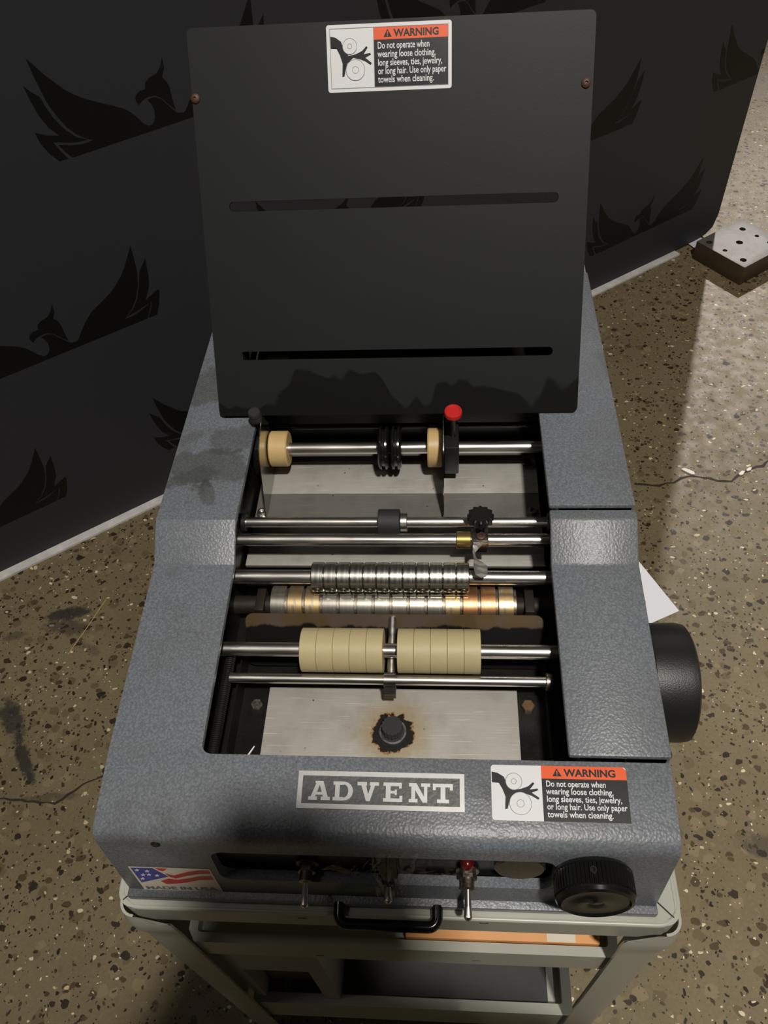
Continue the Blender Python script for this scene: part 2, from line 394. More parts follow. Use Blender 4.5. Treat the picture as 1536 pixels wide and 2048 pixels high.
def frame(o, xd, yd):
    xd = Vector(xd).normalized(); yd = Vector(yd); yd = (yd - xd * yd.dot(xd)).normalized(); zd = xd.cross(yd); o = Vector(o)
    return Matrix(((xd.x, yd.x, zd.x, o.x), (xd.y, yd.y, zd.y, o.y), (xd.z, yd.z, zd.z, o.z), (0, 0, 0, 1)))
def flat(bm, fr, pts, lift, mi=0):
    f = bm.faces.new([bm.verts.new(fr @ Vector((x, y, lift))) for x, y in pts]); f.material_index = mi; return bm
def annulus(bm, fr, cx, cy, r0, r1, lift, n=40):
    for k in range(n):
        a, b = 2 * PI * k / n, 2 * PI * (k + 1) / n
        flat(bm, fr, [(cx + r0 * math.cos(a), cy + r0 * math.sin(a)), (cx + r1 * math.cos(a), cy + r1 * math.sin(a)), (cx + r1 * math.cos(b), cy + r1 * math.sin(b)), (cx + r0 * math.cos(b), cy + r0 * math.sin(b))], lift)
def disc_pts(cx, cy, r, n=40): return [(cx + r * math.cos(2 * PI * k / n), cy + r * math.sin(2 * PI * k / n)) for k in range(n)]

# ------------------------------------------------------------------ setting: floor, partition wall with its print, sill strip
bm = nb(); box(bm, -8, 9, -5, 14, -0.1, 0)
floor = obj('floor', bm, 'floor', origin=(0, 0, 0)); floor['kind'] = 'structure'

W0 = at(0, 1148, 'z', 0); W0.z = 0
W1 = at(1400, 480, 'z', 0); W1.z = 0
WD = (W1 - W0).normalized(); WN = Vector((WD.y, -WD.x, 0))          # along the wall, and out of it towards the machine
SA, SB, WH = -1.6, 2.328, 1.36
def wp(s, z, out=0.0): return W0 + WD * s + WN * out + Vector((0, 0, z))
prof = [(SA, 0.006), (SB - 0.09, 0.006), (SB - 0.04, 0.013), (SB - 0.012, 0.030), (SB, 0.07), (SB, WH), (SA, WH)]
bm = slab(nb(), [wp(s, z, 0) for s, z in prof], -WN, 0.04)
wall = obj('wall_back', bm, 'wall', smooth=30); wall['kind'] = 'structure'
bm = slab(nb(), [wp(SA, 0, 0.022), wp(SB - 0.17, 0, 0.022), wp(SB - 0.17, 0, -0.03), wp(SA, 0, -0.03)], (0, 0, 1), 0.0055)
sill = obj('baseboard_back', bm, 'sill'); sill['kind'] = 'structure'

def wall_uv(u, v):
    q = on_plane(u, v, W0, WN); return ((q - W0).dot(WD), q.z)
K = 440 / 1536
def b1(x, y): s, z = wall_uv(x * K, y * K); return (s - 0.681, z - 0.954)
def b2(x, y): s, z = wall_uv(x * K, 440 + y * K); return (s - 0.356, z - 0.597)
wing_l = [(150, 397), (290, 520), (420, 615), (490, 652), (560, 680), (640, 702), (720, 720), (790, 737), (850, 755), (890, 777), (920, 800), (980, 855), (1020, 872), (1042, 862), (1055, 840), (1062, 810), (1055, 760), (1035, 720), (1008, 690), (1035, 676), (1060, 672), (1085, 677), (1110, 690), (1160, 735), (1210, 775), (1240, 792)]
wing_r = [(500, 855), (530, 850), (545, 840), (565, 785), (595, 715), (640, 640), (720, 560), (760, 520), (790, 480), (840, 400), (865, 340), (885, 270), (910, 180), (935, 270), (955, 350), (963, 450), (950, 540), (920, 620), (870, 692), (920, 672), (960, 650), (1010, 610), (1050, 572), (1050, 610), (1030, 685)]
low_l = [(480, 1093), (430, 1052), (385, 1005), (470, 1008), (550, 1000), (605, 982), (630, 965), (585, 962), (510, 930), (440, 880), (380, 815), (330, 750), (290, 690), (250, 610), (205, 520)]
main = [b1(*p) for p in wing_l] + [b2(*p) for p in wing_r] + [b1(*p) for p in low_l]
feat_l = [b1(*p) for p in [(132, 590), (185, 632), (250, 670), (290, 735), (350, 820), (430, 900), (510, 950), (585, 968), (520, 983), (440, 988), (345, 985), (400, 1050), (452, 1100), (390, 1118), (320, 1065), (260, 1000), (215, 920), (300, 940), (390, 940), (310, 880), (245, 800), (180, 690)]]
feat_r = [b2(*p) for p in [(1013, 270), (1035, 380), (1040, 460), (1015, 560), (1105, 480), (1113, 500), (1110, 590), (1095, 660), (1038, 680), (1058, 605), (1057, 566), (1000, 605), (930, 650), (890, 672), (930, 620), (958, 550), (970, 460), (973, 360)]]
head = [b1(*p) for p in [(1108, 395), (1122, 460), (1108, 530), (1140, 560), (1160, 600), (1180, 680), (1205, 757), (1160, 725), (1110, 680), (1060, 657), (1010, 668), (975, 690), (943, 728), (922, 690), (925, 660), (950, 630), (990, 615), (990, 570), (1020, 535), (1070, 505), (1095, 460)]]
for ci in range(-4, 8):
    cs = 0.356 + 0.33 * ci + (0.042 if ci == 6 else 0)
    for zc in ((0.597, 1.306, -0.112) if ci % 2 == 0 else (0.951, 0.242, 1.66)):
        if cs - 0.22 > SB: continue
        bm = nb()
        for outline in (main, feat_l, feat_r, head):
            slab(bm, [wp(cs + s, zc + z, 0.0) for s, z in outline], WN, 0.0006)
        def clip(p, n):
            bmesh.ops.bisect_plane(bm, geom=bm.verts[:] + bm.edges[:] + bm.faces[:], plane_co=p, plane_no=n, clear_outer=True)
        clip(wp(SB - 0.002, 0), WD); clip(wp(0, WH - 0.002), (0, 0, 1)); clip(wp(0, 0.012), (0, 0, -1)); clip(wp(SA + 0.002, 0), -WD)
        if not bm.verts: bm.free(); continue
        obj('printed_bird', bm, 'bird', wall, smooth=0)

# cracks and loose chips in the floor
def crack(pts, wid, name='crack', mat='crack'):
    bm = nb(); P = []
    for i in range(len(pts) - 1):
        a = Vector((*pts[i], 0)); b = Vector((*pts[i + 1], 0)); n = max(2, int((b - a).length / 12))
        for k in range(n): P.append(at(*((a + (b - a) * (k / n)).xy + Vector((random.uniform(-2, 2), random.uniform(-2, 2)))), 'z', 0))
    P.append(at(*pts[-1], 'z', 0)); L = []; R_ = []
    for i, p in enumerate(P):
        d = (P[min(i + 1, len(P) - 1)] - P[max(0, i - 1)]).normalized(); s = Vector((-d.y, d.x, 0)); w_ = wid * random.uniform(0.4, 1.3) * (0.3 if i in (0, len(P) - 1) else 1)
        L.append(bm.verts.new(p + s * w_ + Vector((0, 0, 0.0006)))); R_.append(bm.verts.new(p - s * w_ + Vector((0, 0, 0.0006))))
    for i in range(len(P) - 1): bm.faces.new((L[i], L[i + 1], R_[i + 1], R_[i]))
    return obj(name, bm, mat, floor, smooth=0)
k7 = 396 / 1142
q7 = lambda pts: [(1140 + x * k7, 850 + y * k7) for x, y in pts]
crack(q7([(370, 348), (430, 345), (520, 352), (600, 330), (690, 290), (740, 305), (850, 318), (930, 327), (985, 285), (1050, 250), (1110, 235), (1150, 200)]), 0.0032)
k6 = 400 / 1170
q6 = lambda pts: [(x * k6, 1000 + y * k6) for x, y in pts]
crack(q6([(-60, 1740), (60, 1752), (200, 1766), (320, 1772), (400, 1725), (480, 1668), (560, 1636), (640, 1600)]), 0.0022)
def chip(outline):
    bm = slab(nb(), [at(*p, 'z', 0) for p in outline], (0, 0, 1), 0.003); obj('chip', bm, 'chip', floor, smooth=0)
chip(q7([(640, 258), (655, 252), (690, 262), (715, 275), (718, 288), (700, 287), (672, 275)]))
chip(q7([(970, 285), (990, 268), (1008, 270), (998, 288), (980, 293)]))
chip(q7([(1015, 262), (1030, 250), (1046, 248), (1042, 262), (1022, 270)]))

# ------------------------------------------------------------------ the machine: housing
mach = empty('card_slitter', (0, 0.33, 0.787))
tag(mach, 'grey hammertone tabletop paper slitter with raised black lid, standing on the white cart', 'machine')
XW, XI = 0.21, 0.138                                     # half width outside and at the opening
YE = 0.69
top_line = [(0.0, 0.9005), (0.05, 0.9085), (0.217, 0.919), (0.250, 0.941), (YE, 0.934)]
nose = [(-0.0205, 0.796)] + [(-0.0125 + 0.0005, 0.886)] + [(-0.0118 + 0.0128 * (1 - math.cos(t)), 0.888 + 0.0122 * math.sin(t)) for t in (0.3, 0.65, 1.0, 1.3)]
outer = nose + [(0.004, 0.9012)] + top_line[1:] + [(YE + 0.004, 0.796)]
h = temp(prismX(nb(), outer, -XW, XW))
opening = nb(); slab(opening, [(x, y, 0.7) for x, y in rrect(-XI, XI, 0.0485, 0.60, 0.008, 5)], (0, 0, 1), 0.4)
cut(h, opening)
cut(h, box(nb(), -0.160, 0.160, 0.398, 0.60, 0.80, 1.0))
notch = nb(); box(notch, XI - 0.02, XW + 0.05, 0.0485, 0.62, 0.80, 1.0)
cut(h, notch)
bevel_all(h, 0.0035, 3, 21)
inner = [(y + (0.005 if i == 0 else 0), z - 0.005) for i, (y, z) in enumerate(top_line)]
cav = nb(); prismX(cav, [(-0.013, 0.77), (-0.006, 0.882), (0.002, 0.894)] + [(y, z - 0.0055) for y, z in top_line[1:-1]] + [(YE - 0.006, 0.928), (YE - 0.004, 0.77)], -XW + 0.005, XW - 0.005)
cut(h, cav)
# the front face plane
FO = Vector((0, -0.0118, 0.888)); FS = Vector((0, -0.0205 + 0.0118, 0.796 - 0.888)).normalized(); FN = Vector((0, FS.z, -FS.y)).normalized()
if FN.y > 0: FN = -FN
def fpx(u, v, lift=0.0): return on_plane(u, v, FO + FN * lift, FN) 
def fpt(x, s, out=0.0): return FO + Vector((x, 0, 0)) + FS * s + FN * out
a = fpx(433, 1705); b = fpx(760, 1768)
s0 = (a - FO).dot(FS); s1 = min((b - FO).dot(FS), 0.087)
RX0, RX1 = -0.128, 0.127
rc = nb(); slab(rc, [fpt(x, s, 0.02) for x, s in rrect(RX0, RX1, s0, s1, 0.010, 6)], -FN, 0.034)
cut(h, rc)
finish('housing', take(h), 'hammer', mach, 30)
bm = slab(nb(), [fpt(x, s, -0.0115) for x, s in rrect(RX0 - 0.006, RX1 + 0.006, s0 - 0.006, s1 + 0.006, 0.010, 4)], -FN, 0.002)
panel = obj('switch_panel', bm, 'black', mach)
bm = nb(); box(bm, -XW - 0.0015, XW + 0.0015, -0.0265, 0.03, 0.787, 0.7965, bev=0.0015)
obj('base_flange', bm, 'hammer', mach)
bm = nb(); box(bm, -XW + 0.006, XW - 0.006, 0.031, YE - 0.005, 0.787, 0.792)
obj('base_plate', bm, 'pan', mach)

# two lift-off covers on the wheel side
def cover(line, x0, x1):
    c = temp(prismX(nb(), [(line[0][0], 0.80)] + line + [(line[-1][0], 0.80)], x0, x1))
    bevel_all(c, 0.0018, 2, 21)
    k = nb(); prismX(k, [(line[0][0] - 0.01, 0.79), (line[0][0] - 0.01, line[0][1] - 0.004)] + [(y, z - 0.004) for y, z in line] + [(line[-1][0] + 0.01, line[-1][1] - 0.004), (line[-1][0] + 0.01, 0.79)], x0 - 0.02, x1 - 0.003)
    cut(c, k)
    if line[-1][0] > 0.5: cut(c, box(nb(), x0 - 0.01, 0.160, 0.398, 0.60, 0.80, 1.0))
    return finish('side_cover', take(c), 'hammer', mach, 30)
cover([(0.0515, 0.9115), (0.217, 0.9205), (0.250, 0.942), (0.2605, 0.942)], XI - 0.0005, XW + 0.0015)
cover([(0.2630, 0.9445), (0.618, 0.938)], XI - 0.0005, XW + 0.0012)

# ------------------------------------------------------------------ lid
LB = Vector((0, 0.3796, 0.944)); LT = Vector((0, 0.5623, 1.2281)); LS = (LT - LB).normalized(); LN = Vector((0, -LS.z, LS.y))
LL = (LT - LB).length
def lp(x, s, out=0.0): return LB + Vector((x, 0, 0)) + LS * s + LN * out
l = temp(slab(nb(), [lp(x, s, -0.0025) for x, s in rrect(-0.1745, 0.1735, 0, LL, 0.005, 4)], LN, 0.0025))
for y0, y1 in ((0.1885, 0.1972), (0.0542, 0.0622)):
    cut(l, slab(nb(), [lp(x, s, -0.02) for x, s in rrect(-0.1487, 0.1482, y0, y1, (y1 - y0) / 2 - 0.0003, 6)], LN, 0.04))
lid = finish('lid', take(l), 'lid', mach, 30)
for x in (-0.1715, 0.1675):
    bm = nb(); lathe(bm, lp(x, 0.283), LN, [(0, 0.0042), (0.0012, 0.0040), (0.0022, 0.0028), (0.0024, 0.0014), (0.0012, 0.0012), (0.0012, 0)], 20)
    obj('rivet', bm, 'copper', lid)
for x in (-0.150, 0.150):                                 # hinge straps behind the lid
    bm = slab(nb(), [(x, *yz) for yz in [(0.398, 0.930), (0.412, 0.930), (0.412 + 0.045, 1.03), (0.4465, 1.045), (0.392, 0.962)]], (1, 0, 0), 0.003)
    obj('hinge_strap', bm, 'black', lid)

# ------------------------------------------------------------------ warning labels
def warning_label(parent, fr, wd, ht, border):
    e = 0.00012
    bm = nb(); flat(bm, fr, rrect(0, wd, 0, ht, 0.0022, 4), 2 * e); lab = obj('warning_label', bm, 'white', parent, smooth=0)
    lab['label'] = 'white, orange and black warning label'
    bx = 0.0028 if border else 0.0; x0, x1, y0, y1 = bx, wd - bx, bx, ht - bx
    xd = x0 + (x1 - x0) * 0.375; yo = y1 - (y1 - y0) * (0.21 if border else 0.235)
    r = 0.0 if border else 0.0022
    bm = nb(); flat(bm, fr, [(xd, yo), (x1, yo), (x1, y1 - r), (x1 - r, y1), (xd, y1)], 3 * e); obj('header_band', bm, 'orange', lab, smooth=0)
    bm = nb(); flat(bm, fr, [(xd, y0), (x1, y0), (x1, yo), (xd, yo)], 3 * e); obj('text_panel', bm, 'ink', lab, smooth=0)
    if border:
        bm = nb(); t = 0.0004
        for a, b, c, d in ((x0, x1, y0, y0 + t), (x0, x1, y1 - t, y1), (x0, x0 + t, y0, y1), (x1 - t, x1, y0, y1), (xd - t, xd, y0, y1)):
            flat(bm, fr, [(a, c), (b, c), (b, d), (a, d)], 4 * e)
        obj('border_line', bm, 'grey', lab, smooth=0)
    hb = y1 - yo; cy = (y1 + yo) / 2; cw = x1 - xd
    me = text_mesh('WARNING', hb * 0.80, fr @ Matrix.Translation((xd + cw * 0.27, cy - hb * 0.29, 0)), 5 * e, 0.00022, sx=cw * 0.575 / (hb * 0.80 * 4.62))
    finish('lettering', me, 'ink', lab, 0)
    bm = nb(); tx = xd + cw * 0.185; th = hb * 0.62
    flat(bm, fr, [(tx - th * 0.58, cy - th / 2), (tx + th * 0.58, cy - th / 2), (tx, cy + th / 2)], 5 * e); obj('alert_triangle', bm, 'ink', lab, smooth=0)
    bm = nb(); flat(bm, fr, [(tx - th * 0.05, cy - th * 0.2), (tx + th * 0.05, cy - th * 0.2), (tx + th * 0.08, cy + th * 0.2), (tx - th * 0.08, cy + th * 0.2)], 6 * e)
    flat(bm, fr, disc_pts(tx, cy - th * 0.34, th * 0.07, 12), 6 * e); obj('alert_mark', bm, 'orange', lab, smooth=0)
    lines = ['Do not operate when', 'wearing loose clothing,', 'long sleeves, ties, jewelry,', 'or long hair. Use only paper', 'towels when cleaning.']
    widths = [0.70, 0.78, 0.87, 0.925, 0.755]
    step = (yo - y0) * 0.178; size = step * 1.14
    for i, (t, wf) in enumerate(zip(lines, widths)):
        me = text_mesh(t, size, fr, 0, 0.0)
        cs = [v.co for v in me.vertices]; inv = fr.inverted(); ext = max((inv @ c).x for c in cs)
        bpy.data.meshes.remove(me)
        me = text_mesh(t, size, fr @ Matrix.Translation((xd + cw * 0.045, yo - step * (i + 1.06), 0)), 5 * e, 0.00009, sx=cw * wf / ext)
        finish('lettering', me, 'white', lab, 0)
    # pictogram: a sleeve and hand drawn between two rollers
    pw, ph = xd - x0, y1 - y0
    def g(x, y): return (x0 + (x - 513) / 243 * pw, y0 + (742 - y) / 243 * ph)
    hand = [(517, 530), (545, 535), (575, 552), (592, 590), (615, 610), (655, 604), (690, 592), (714, 573), (720, 580), (697, 606), (733, 601), (738, 608), (706, 620), (722, 630), (741, 642), (735, 650), (705, 634), (680, 626), (640, 618), (606, 640), (596, 665), (588, 692), (576, 694), (580, 640), (566, 605), (550, 580), (517, 578)]
    bm = nb(); flat(bm, fr, [g(*p) for p in hand], 4 * e); obj('hand_symbol', bm, 'ink', lab, smooth=0)
    k = pw / 243
    for cx, cy_, R0, R1 in ((622, 572, 40, 13), (650, 668, 53, 18)):
        c = g(cx, cy_)
        bm = nb(); flat(bm, fr, disc_pts(*c, R0 * k), 5 * e); wh = obj('roller_symbol', bm, 'white', lab, smooth=0)
        bm = nb(); annulus(bm, fr, *c, (R0 - 2.2) * k, R0 * k, 6 * e); annulus(bm, fr, *c, (R1 - 2.0) * k, R1 * k, 6 * e); obj('roller_outline', bm, 'grey', lab, smooth=0)
    return lab
warning_label(mach, frame(lp(-0.0532, 0.2832, 0), (1, 0, 0), LS), 0.1068, 0.0518, True)
hs = Vector((0, 0.05, 0.0085)).normalized(); hn = Vector((0, -hs.z, hs.y))
hp = lambda x, s, o=0.0: Vector((0, 0, 0.9002)) + Vector((x, 0, 0)) + hs * s + hn * o
warning_label(mach, frame(hp(0.0802, 0.0068, 0.0004), (1, 0.0, 0), hs), 0.0972, 0.0385, False)

# ------------------------------------------------------------------ nameplate with raised slab letters
np0, np1, nq0, nq1 = -0.0610, 0.0608, 0.0113, 0.0378
NF = frame(hp(0, 0, 0.0002), (1, 0, 0), hs)
def nslab(bm, pts, z0, z1): return slab(bm, [NF @ Vector((x, y, z0)) for x, y in pts], hn, z1 - z0)
bm = nb(); nslab(bm, [(np0, nq0), (np1, nq0), (np1, nq1), (np0, nq1)], -0.001, 0.0008); plate = obj('nameplate', bm, 'slot', mach)
bm = nb(); t = 0.0034
for pts in ([(np0, nq0), (np1, nq0), (np1 - t, nq0 + t), (np0 + t, nq0 + t)], [(np1, nq0), (np1, nq1), (np1 - t, nq1 - t), (np1 - t, nq0 + t)], [(np1, nq1), (np0, nq1), (np0 + t, nq1 - t), (np1 - t, nq1 - t)], [(np0, nq1), (np0, nq0), (np0 + t, nq0 + t), (np0 + t, nq1 - t)]):
    nslab(bm, pts, 0.0008, 0.0022)
obj('nameplate_frame', bm, 'silver', plate)
R4 = lambda x0, x1, y0, y1: [(x0, y0), (x1, y0), (x1, y1), (x0, y1)]
def arcband(cx, cy, rx0, ry0, rx1, ry1, n=8):
    out = []
    for k in range(n):
        a, b = -PI / 2 + PI * k / n, -PI / 2 + PI * (k + 1) / n
        out.append([(cx + rx0 * math.cos(a), cy + ry0 * math.sin(a)), (cx + rx1 * math.cos(a), cy + ry1 * math.sin(a)), (cx + rx1 * math.cos(b), cy + ry1 * math.sin(b)), (cx + rx0 * math.cos(b), cy + ry0 * math.sin(b))])
    return out
SL = 0.18
LET = {
    'A': [[(0.06, 0.1), (0.27, 0.1), (0.56, 1), (0.36, 1)], [(0.94, 0.1), (0.70, 0.1), (0.44, 1), (0.66, 1)], R4(0.27, 0.72, 0.28, 0.42), R4(-0.02, 0.40, 0, SL), R4(0.58, 1.02, 0, SL), R4(0.28, 0.62, 0.88, 1)],
    'D': [R4(0.1, 0.32, 0, 1), R4(0, 0.5, 0, SL), R4(0, 0.5, 1 - SL, 1)] + arcband(0.5, 0.5, 0.24, 0.35, 0.47, 0.5),
    'V': [[(0.12, 1), (0.36, 1), (0.60, 0), (0.42, 0)], [(0.88, 1), (0.68, 1), (0.42, 0), (0.60, 0)], R4(-0.02, 0.44, 1 - SL, 1), R4(0.58, 1.02, 1 - SL, 1)],
    'E': [R4(0.12, 0.35, 0, 1), R4(0, 0.92, 0, SL), R4(0, 0.88, 1 - SL, 1), R4(0.35, 0.62, 0.43, 0.57), R4(0.78, 0.92, 0, 0.32), R4(0.75, 0.88, 0.7, 1), R4(0.55, 0.65, 0.36, 0.64)],
    'N': [R4(0.12, 0.30, 0, 1), R4(0.72, 0.88, 0, 1), [(0.10, 1), (0.36, 1), (0.88, 0), (0.66, 0)], R4(0, 0.42, 0, SL), R4(0, 0.34, 1 - SL, 1), R4(0.58, 1.02, 1 - SL, 1)],
    'T': [R4(0.39, 0.62, 0, 1), R4(0.02, 0.98, 1 - SL, 1), R4(0.02, 0.17, 0.66, 1), R4(0.83, 0.98, 0.66, 1), R4(0.22, 0.79, 0, SL)],
}
lh = 0.0134; lw = 0.0152; ly = 0.0172
for ch, cx in zip('ADVENT', (-0.0447, -0.0272, -0.0092, 0.0096, 0.0282, 0.0452)):
    bm = nb()
    for i, poly in enumerate(LET[ch]): nslab(bm, [(cx + (x - 0.5) * lw, ly + y * lh) for x, y in poly], 0.0008, 0.0021 + 0.00001 * i)
    obj('raised_letter', bm, 'silver', plate, smooth=0)

# ------------------------------------------------------------------ front panel fittings
def sphere_cap(r, n=5): return [(r * math.sin(PI / 2 * k / n), r * math.cos(PI / 2 * k / n)) for k in range(n + 1)]
# ribbed speed knob
kc = fpt(0.1532, (fpx(1183, 1742) - FO).dot(FS), 0); kr = 0.0285
def ribbed(bm, p, d, r, h0, h1, ribs, depth):
    d, u, v = frame_of(d); n = ribs * 4; p = Vector(p); rg = []
    for hh in (h0, h1):
        rg.append([bm.verts.new(p + d * hh + (u * math.cos(2 * PI * k / n) + v * math.sin(2 * PI * k / n)) * (r - (depth if k % 4 in (2, 3) else 0))) for k in range(n)])
    for k in range(n): bm.faces.new((rg[0][k], rg[0][(k + 1) % n], rg[1][(k + 1) % n], rg[1][k]))
    bm.faces.new(rg[0][::-1]); bm.faces.new(rg[1])
    return bm
bm = nb(); lathe(bm, kc, FN, [(0, 0), (0, kr - 0.002), (0.003, kr), (0.004, kr - 0.0012), (0.018, kr - 0.0012), (0.020, kr - 0.0002), (0.0225, kr - 0.0015), (0.0235, kr - 0.004), (0.0222, kr - 0.0055), (0.0212, 0.006), (0.0224, 0.0035), (0.0224, 0)], 56)
knob = obj('speed_knob', bm, 'gloss', mach)
bm = nb(); ribbed(bm, kc, FN, kr, 0.0042, 0.0178, 60, 0.0011); obj('knob_ribs', bm, 'gloss', knob, smooth=20)
bm = nb(); d_ = (Vector((0, 0, 1)) - FN * FN.z).normalized(); lathe(bm, kc + FN * 0.010 + d_ * (kr - 0.0012) + Vector((-0.004, 0, 0)), d_, [(0, 0.0026), (0.0016, 0.0026), (0.0016, 0.0014), (0.0004, 0.0012), (0.0004, 0)], 14); obj('set_screw', bm, 'black', knob)
# blanking disc
dc = (fpx(1037, 1738, -0.002) - FO).dot(FS)
bm = nb(); lathe(bm, fpt(0.1018, dc, -0.0115), FN, [(0, 0), (0, 0.0188), (0.0085, 0.0188), (0.0100, 0.0176), (0.0104, 0.004), (0.0104, 0)], 44)
obj('blanking_disc', bm, 'bolt', mach)
# toggle switches
def toggle(x, s, lever, name='toggle_switch', tint='bolt'):
    p = fpt(x, s, -0.0095)
    bm = nb(); lathe(bm, p, FN, [(0, 0.0090), (0.001, 0.0090), (0.001, 0.0066), (0.0035, 0.0066), (0.0035, 0.0050), (0.014, 0.0050), (0.0145, 0.0036), (0.0145, 0)], 24)
    base = obj(name, bm, tint, mach)
    bm = nb(); lathe(bm, p, FN, [(0.0036, 0.0072), (0.007, 0.0072), (0.007, 0.0050)], 6); obj('hex_nut', bm, tint, base, smooth=20)
    tip = p + FN * 0.014 + lever; d = lever.normalized(); Lh = lever.length
    bm = nb(); lathe(bm, p + FN * 0.0135, lever, [(0, 0.0020), (Lh * 0.5, 0.0026), (Lh - 0.003, 0.0032)] + [(Lh - 0.003 + a, b) for a, b in sphere_cap(0.0032)], 18); obj('lever', bm, 'steel', base)
    return base
ts = (fpx(937, 1745, -0.008) - FO).dot(FS)
toggle(0.0640, ts, FN * 0.019 + FS * 0.012)
toggle(-0.0600, ts - 0.004, FN * 0.016 + FS * 0.010)
rp = on_plane(934, 1722, fpt(0, 0, -0.0075), FN)
bm = nb(); lathe(bm, rp - FN * 0.004, FN, [(0, 0.0052), (0.006, 0.0052)] + [(0.006 + a, b) for a, b in sphere_cap(0.005)], 22); obj('indicator_lamp', bm, 'redlens', mach)
# third switch under the crumpled tape
toggle(0.0035, ts, FN * 0.010 + FS * 0.008, tint='black')
from mathutils import noise as mnoise
def tape(name, px, amp, n=18, lift=0.012):
    bm = nb(); P = [on_plane(u, v, fpt(0, 0, lift), FN) for u, v in px]; g = []; seed = Vector((px[0][0] * 0.37, px[0][1] * 0.11, 0))
    for i in range(n + 1):
        row = []
        for j in range(n + 1):
            a, b = i / n, j / n
            p = (P[0] * (1 - a) + P[1] * a) * (1 - b) + (P[3] * (1 - a) + P[2] * a) * b
            e_ = math.sin(PI * a) * math.sin(PI * b); q = Vector((a * 3.1, b * 2.3, 0)) + seed
            f = abs(mnoise.noise(q)) * 1.2
            row.append(bm.verts.new(p + FN * amp * (e_ - 0.5 + f) + Vector((mnoise.noise(q * 1.9 + Vector((5, 0, 0))), 0, mnoise.noise(q * 2.1 + Vector((0, 9, 0))))) * amp * 0.35))
        g.append(row)
    for i in range(n):
        for j in range(n): bm.faces.new((g[i][j], g[i + 1][j], g[i + 1][j + 1], g[i][j + 1]))
    o = obj(name, bm, 'tape', mach, smooth=50); o['label'] = 'crumpled clear packing tape'; return o
tape('clear_tape', [(745, 1712), (838, 1712), (815, 1795), (750, 1800)], 0.006)
tape('clear_tape', [(820, 1722), (925, 1716), (950, 1752), (825, 1755)], 0.004, 14, -0.002)
tape('clear_tape', [(640, 1745), (690, 1722), (760, 1726), (750, 1750)], 0.005, 14, 0.0)
# dark screw plug in the front face
sp = fpx(311, 1688)
bm = nb(); lathe(bm, sp - FN * 0.002, FN, [(0, 0.0036), (0.0026, 0.0036), (0.0034, 0.0026), (0.0034, 0)], 16); obj('screw_plug', bm, 'black', mach)
# flag sticker
kf = 600 / 1536
fq = lambda pts, lift: [on_plane(180 + x * kf, 1640 + y * kf, fpt(0, 0, lift), FN) for x, y in pts]
def sticker_part(name, polys, mat, parent, lift):
    bm = nb()
    for p in polys: bm.faces.new([bm.verts.new(q) for q in fq(p, lift)])
    return obj(name, bm, mat, parent, smooth=0)
st = sticker_part('flag_sticker', [[(193, 237), (612, 252), (687, 373), (285, 362)]], 'sticker', mach, 0.0003)
st['label'] = 'small flag sticker reading MADE IN USA'
sticker_part('blue_field', [[(206, 244), (318, 246), (402, 290), (264, 320)]], 'blue', st, 0.0005)
sticker_part('red_stripe', [[(330, 246), (398, 249), (372, 263), (352, 257)]], 'stripe', st, 0.0005)
sticker_part('red_stripe', [[(384, 274), (430, 284), (500, 266), (560, 258), (608, 259), (618, 276), (560, 277), (500, 286), (440, 300), (410, 292)]], 'stripe', st, 0.0005)
sticker_part('red_stripe', [[(362, 312), (402, 300), (446, 306), (500, 300), (560, 289), (622, 288), (632, 306), (560, 308), (500, 320), (440, 326), (392, 328)]], 'stripe', st, 0.0005)
def star(cx, cy, r): return [(cx + (r if k % 2 == 0 else r * 0.45) * math.cos(PI * k / 5 - PI / 2) * 1.1, cy + (r if k % 2 == 0 else r * 0.45) * math.sin(PI * k / 5 - PI / 2) * 0.6) for k in range(10)]
sticker_part('white_star', [star(x, y, 14) for x, y in ((240, 257), (272, 281), (292, 262), (270, 300), (343, 284), (302, 280))], 'white', st, 0.0007)
tA, tB = fq([(292, 352)], 0.0006)[0], fq([(655, 360)], 0.0006)[0]
fr = frame(tA, tB - tA, -FS)
me = text_mesh('MADE IN USA', 0.0085, fr, 0, 0.0003); inv = fr.inverted(); ext = max((inv @ v.co).x for v in me.vertices); bpy.data.meshes.remove(me)
finish('lettering', text_mesh('MADE IN USA', 0.0085, fr, 0.0001, 0.0003, sx=(tB - tA).length / ext), 'grey', st, 0)
# carrying handle on the flange
hx0, hx1 = -0.0375, 0.0405; hy, hz = -0.0245, 0.7935
arc = lambda cx, cy, r, a0, a1, n=6: [(cx + r * math.cos(math.radians(a0 + (a1 - a0) * k / n)), cy + r * math.sin(math.radians(a0 + (a1 - a0) * k / n))) for k in range(n + 1)]
hd = 0.0155
pts = [(hx0, hy, hz)] + [(x, y, hz - 0.15 * (hy - y)) for x, y in arc(hx0 + 0.007, hy - hd + 0.007, 0.007, 180, 270)] + [(x, y, hz - 0.15 * (hy - y)) for x, y in arc(hx1 - 0.007, hy - hd + 0.007, 0.007, 270, 360)] + [(hx1, hy, hz)]
bm = tube_path(nb(), pts, 0.0045, 14); obj('handle', bm, 'gloss', mach)

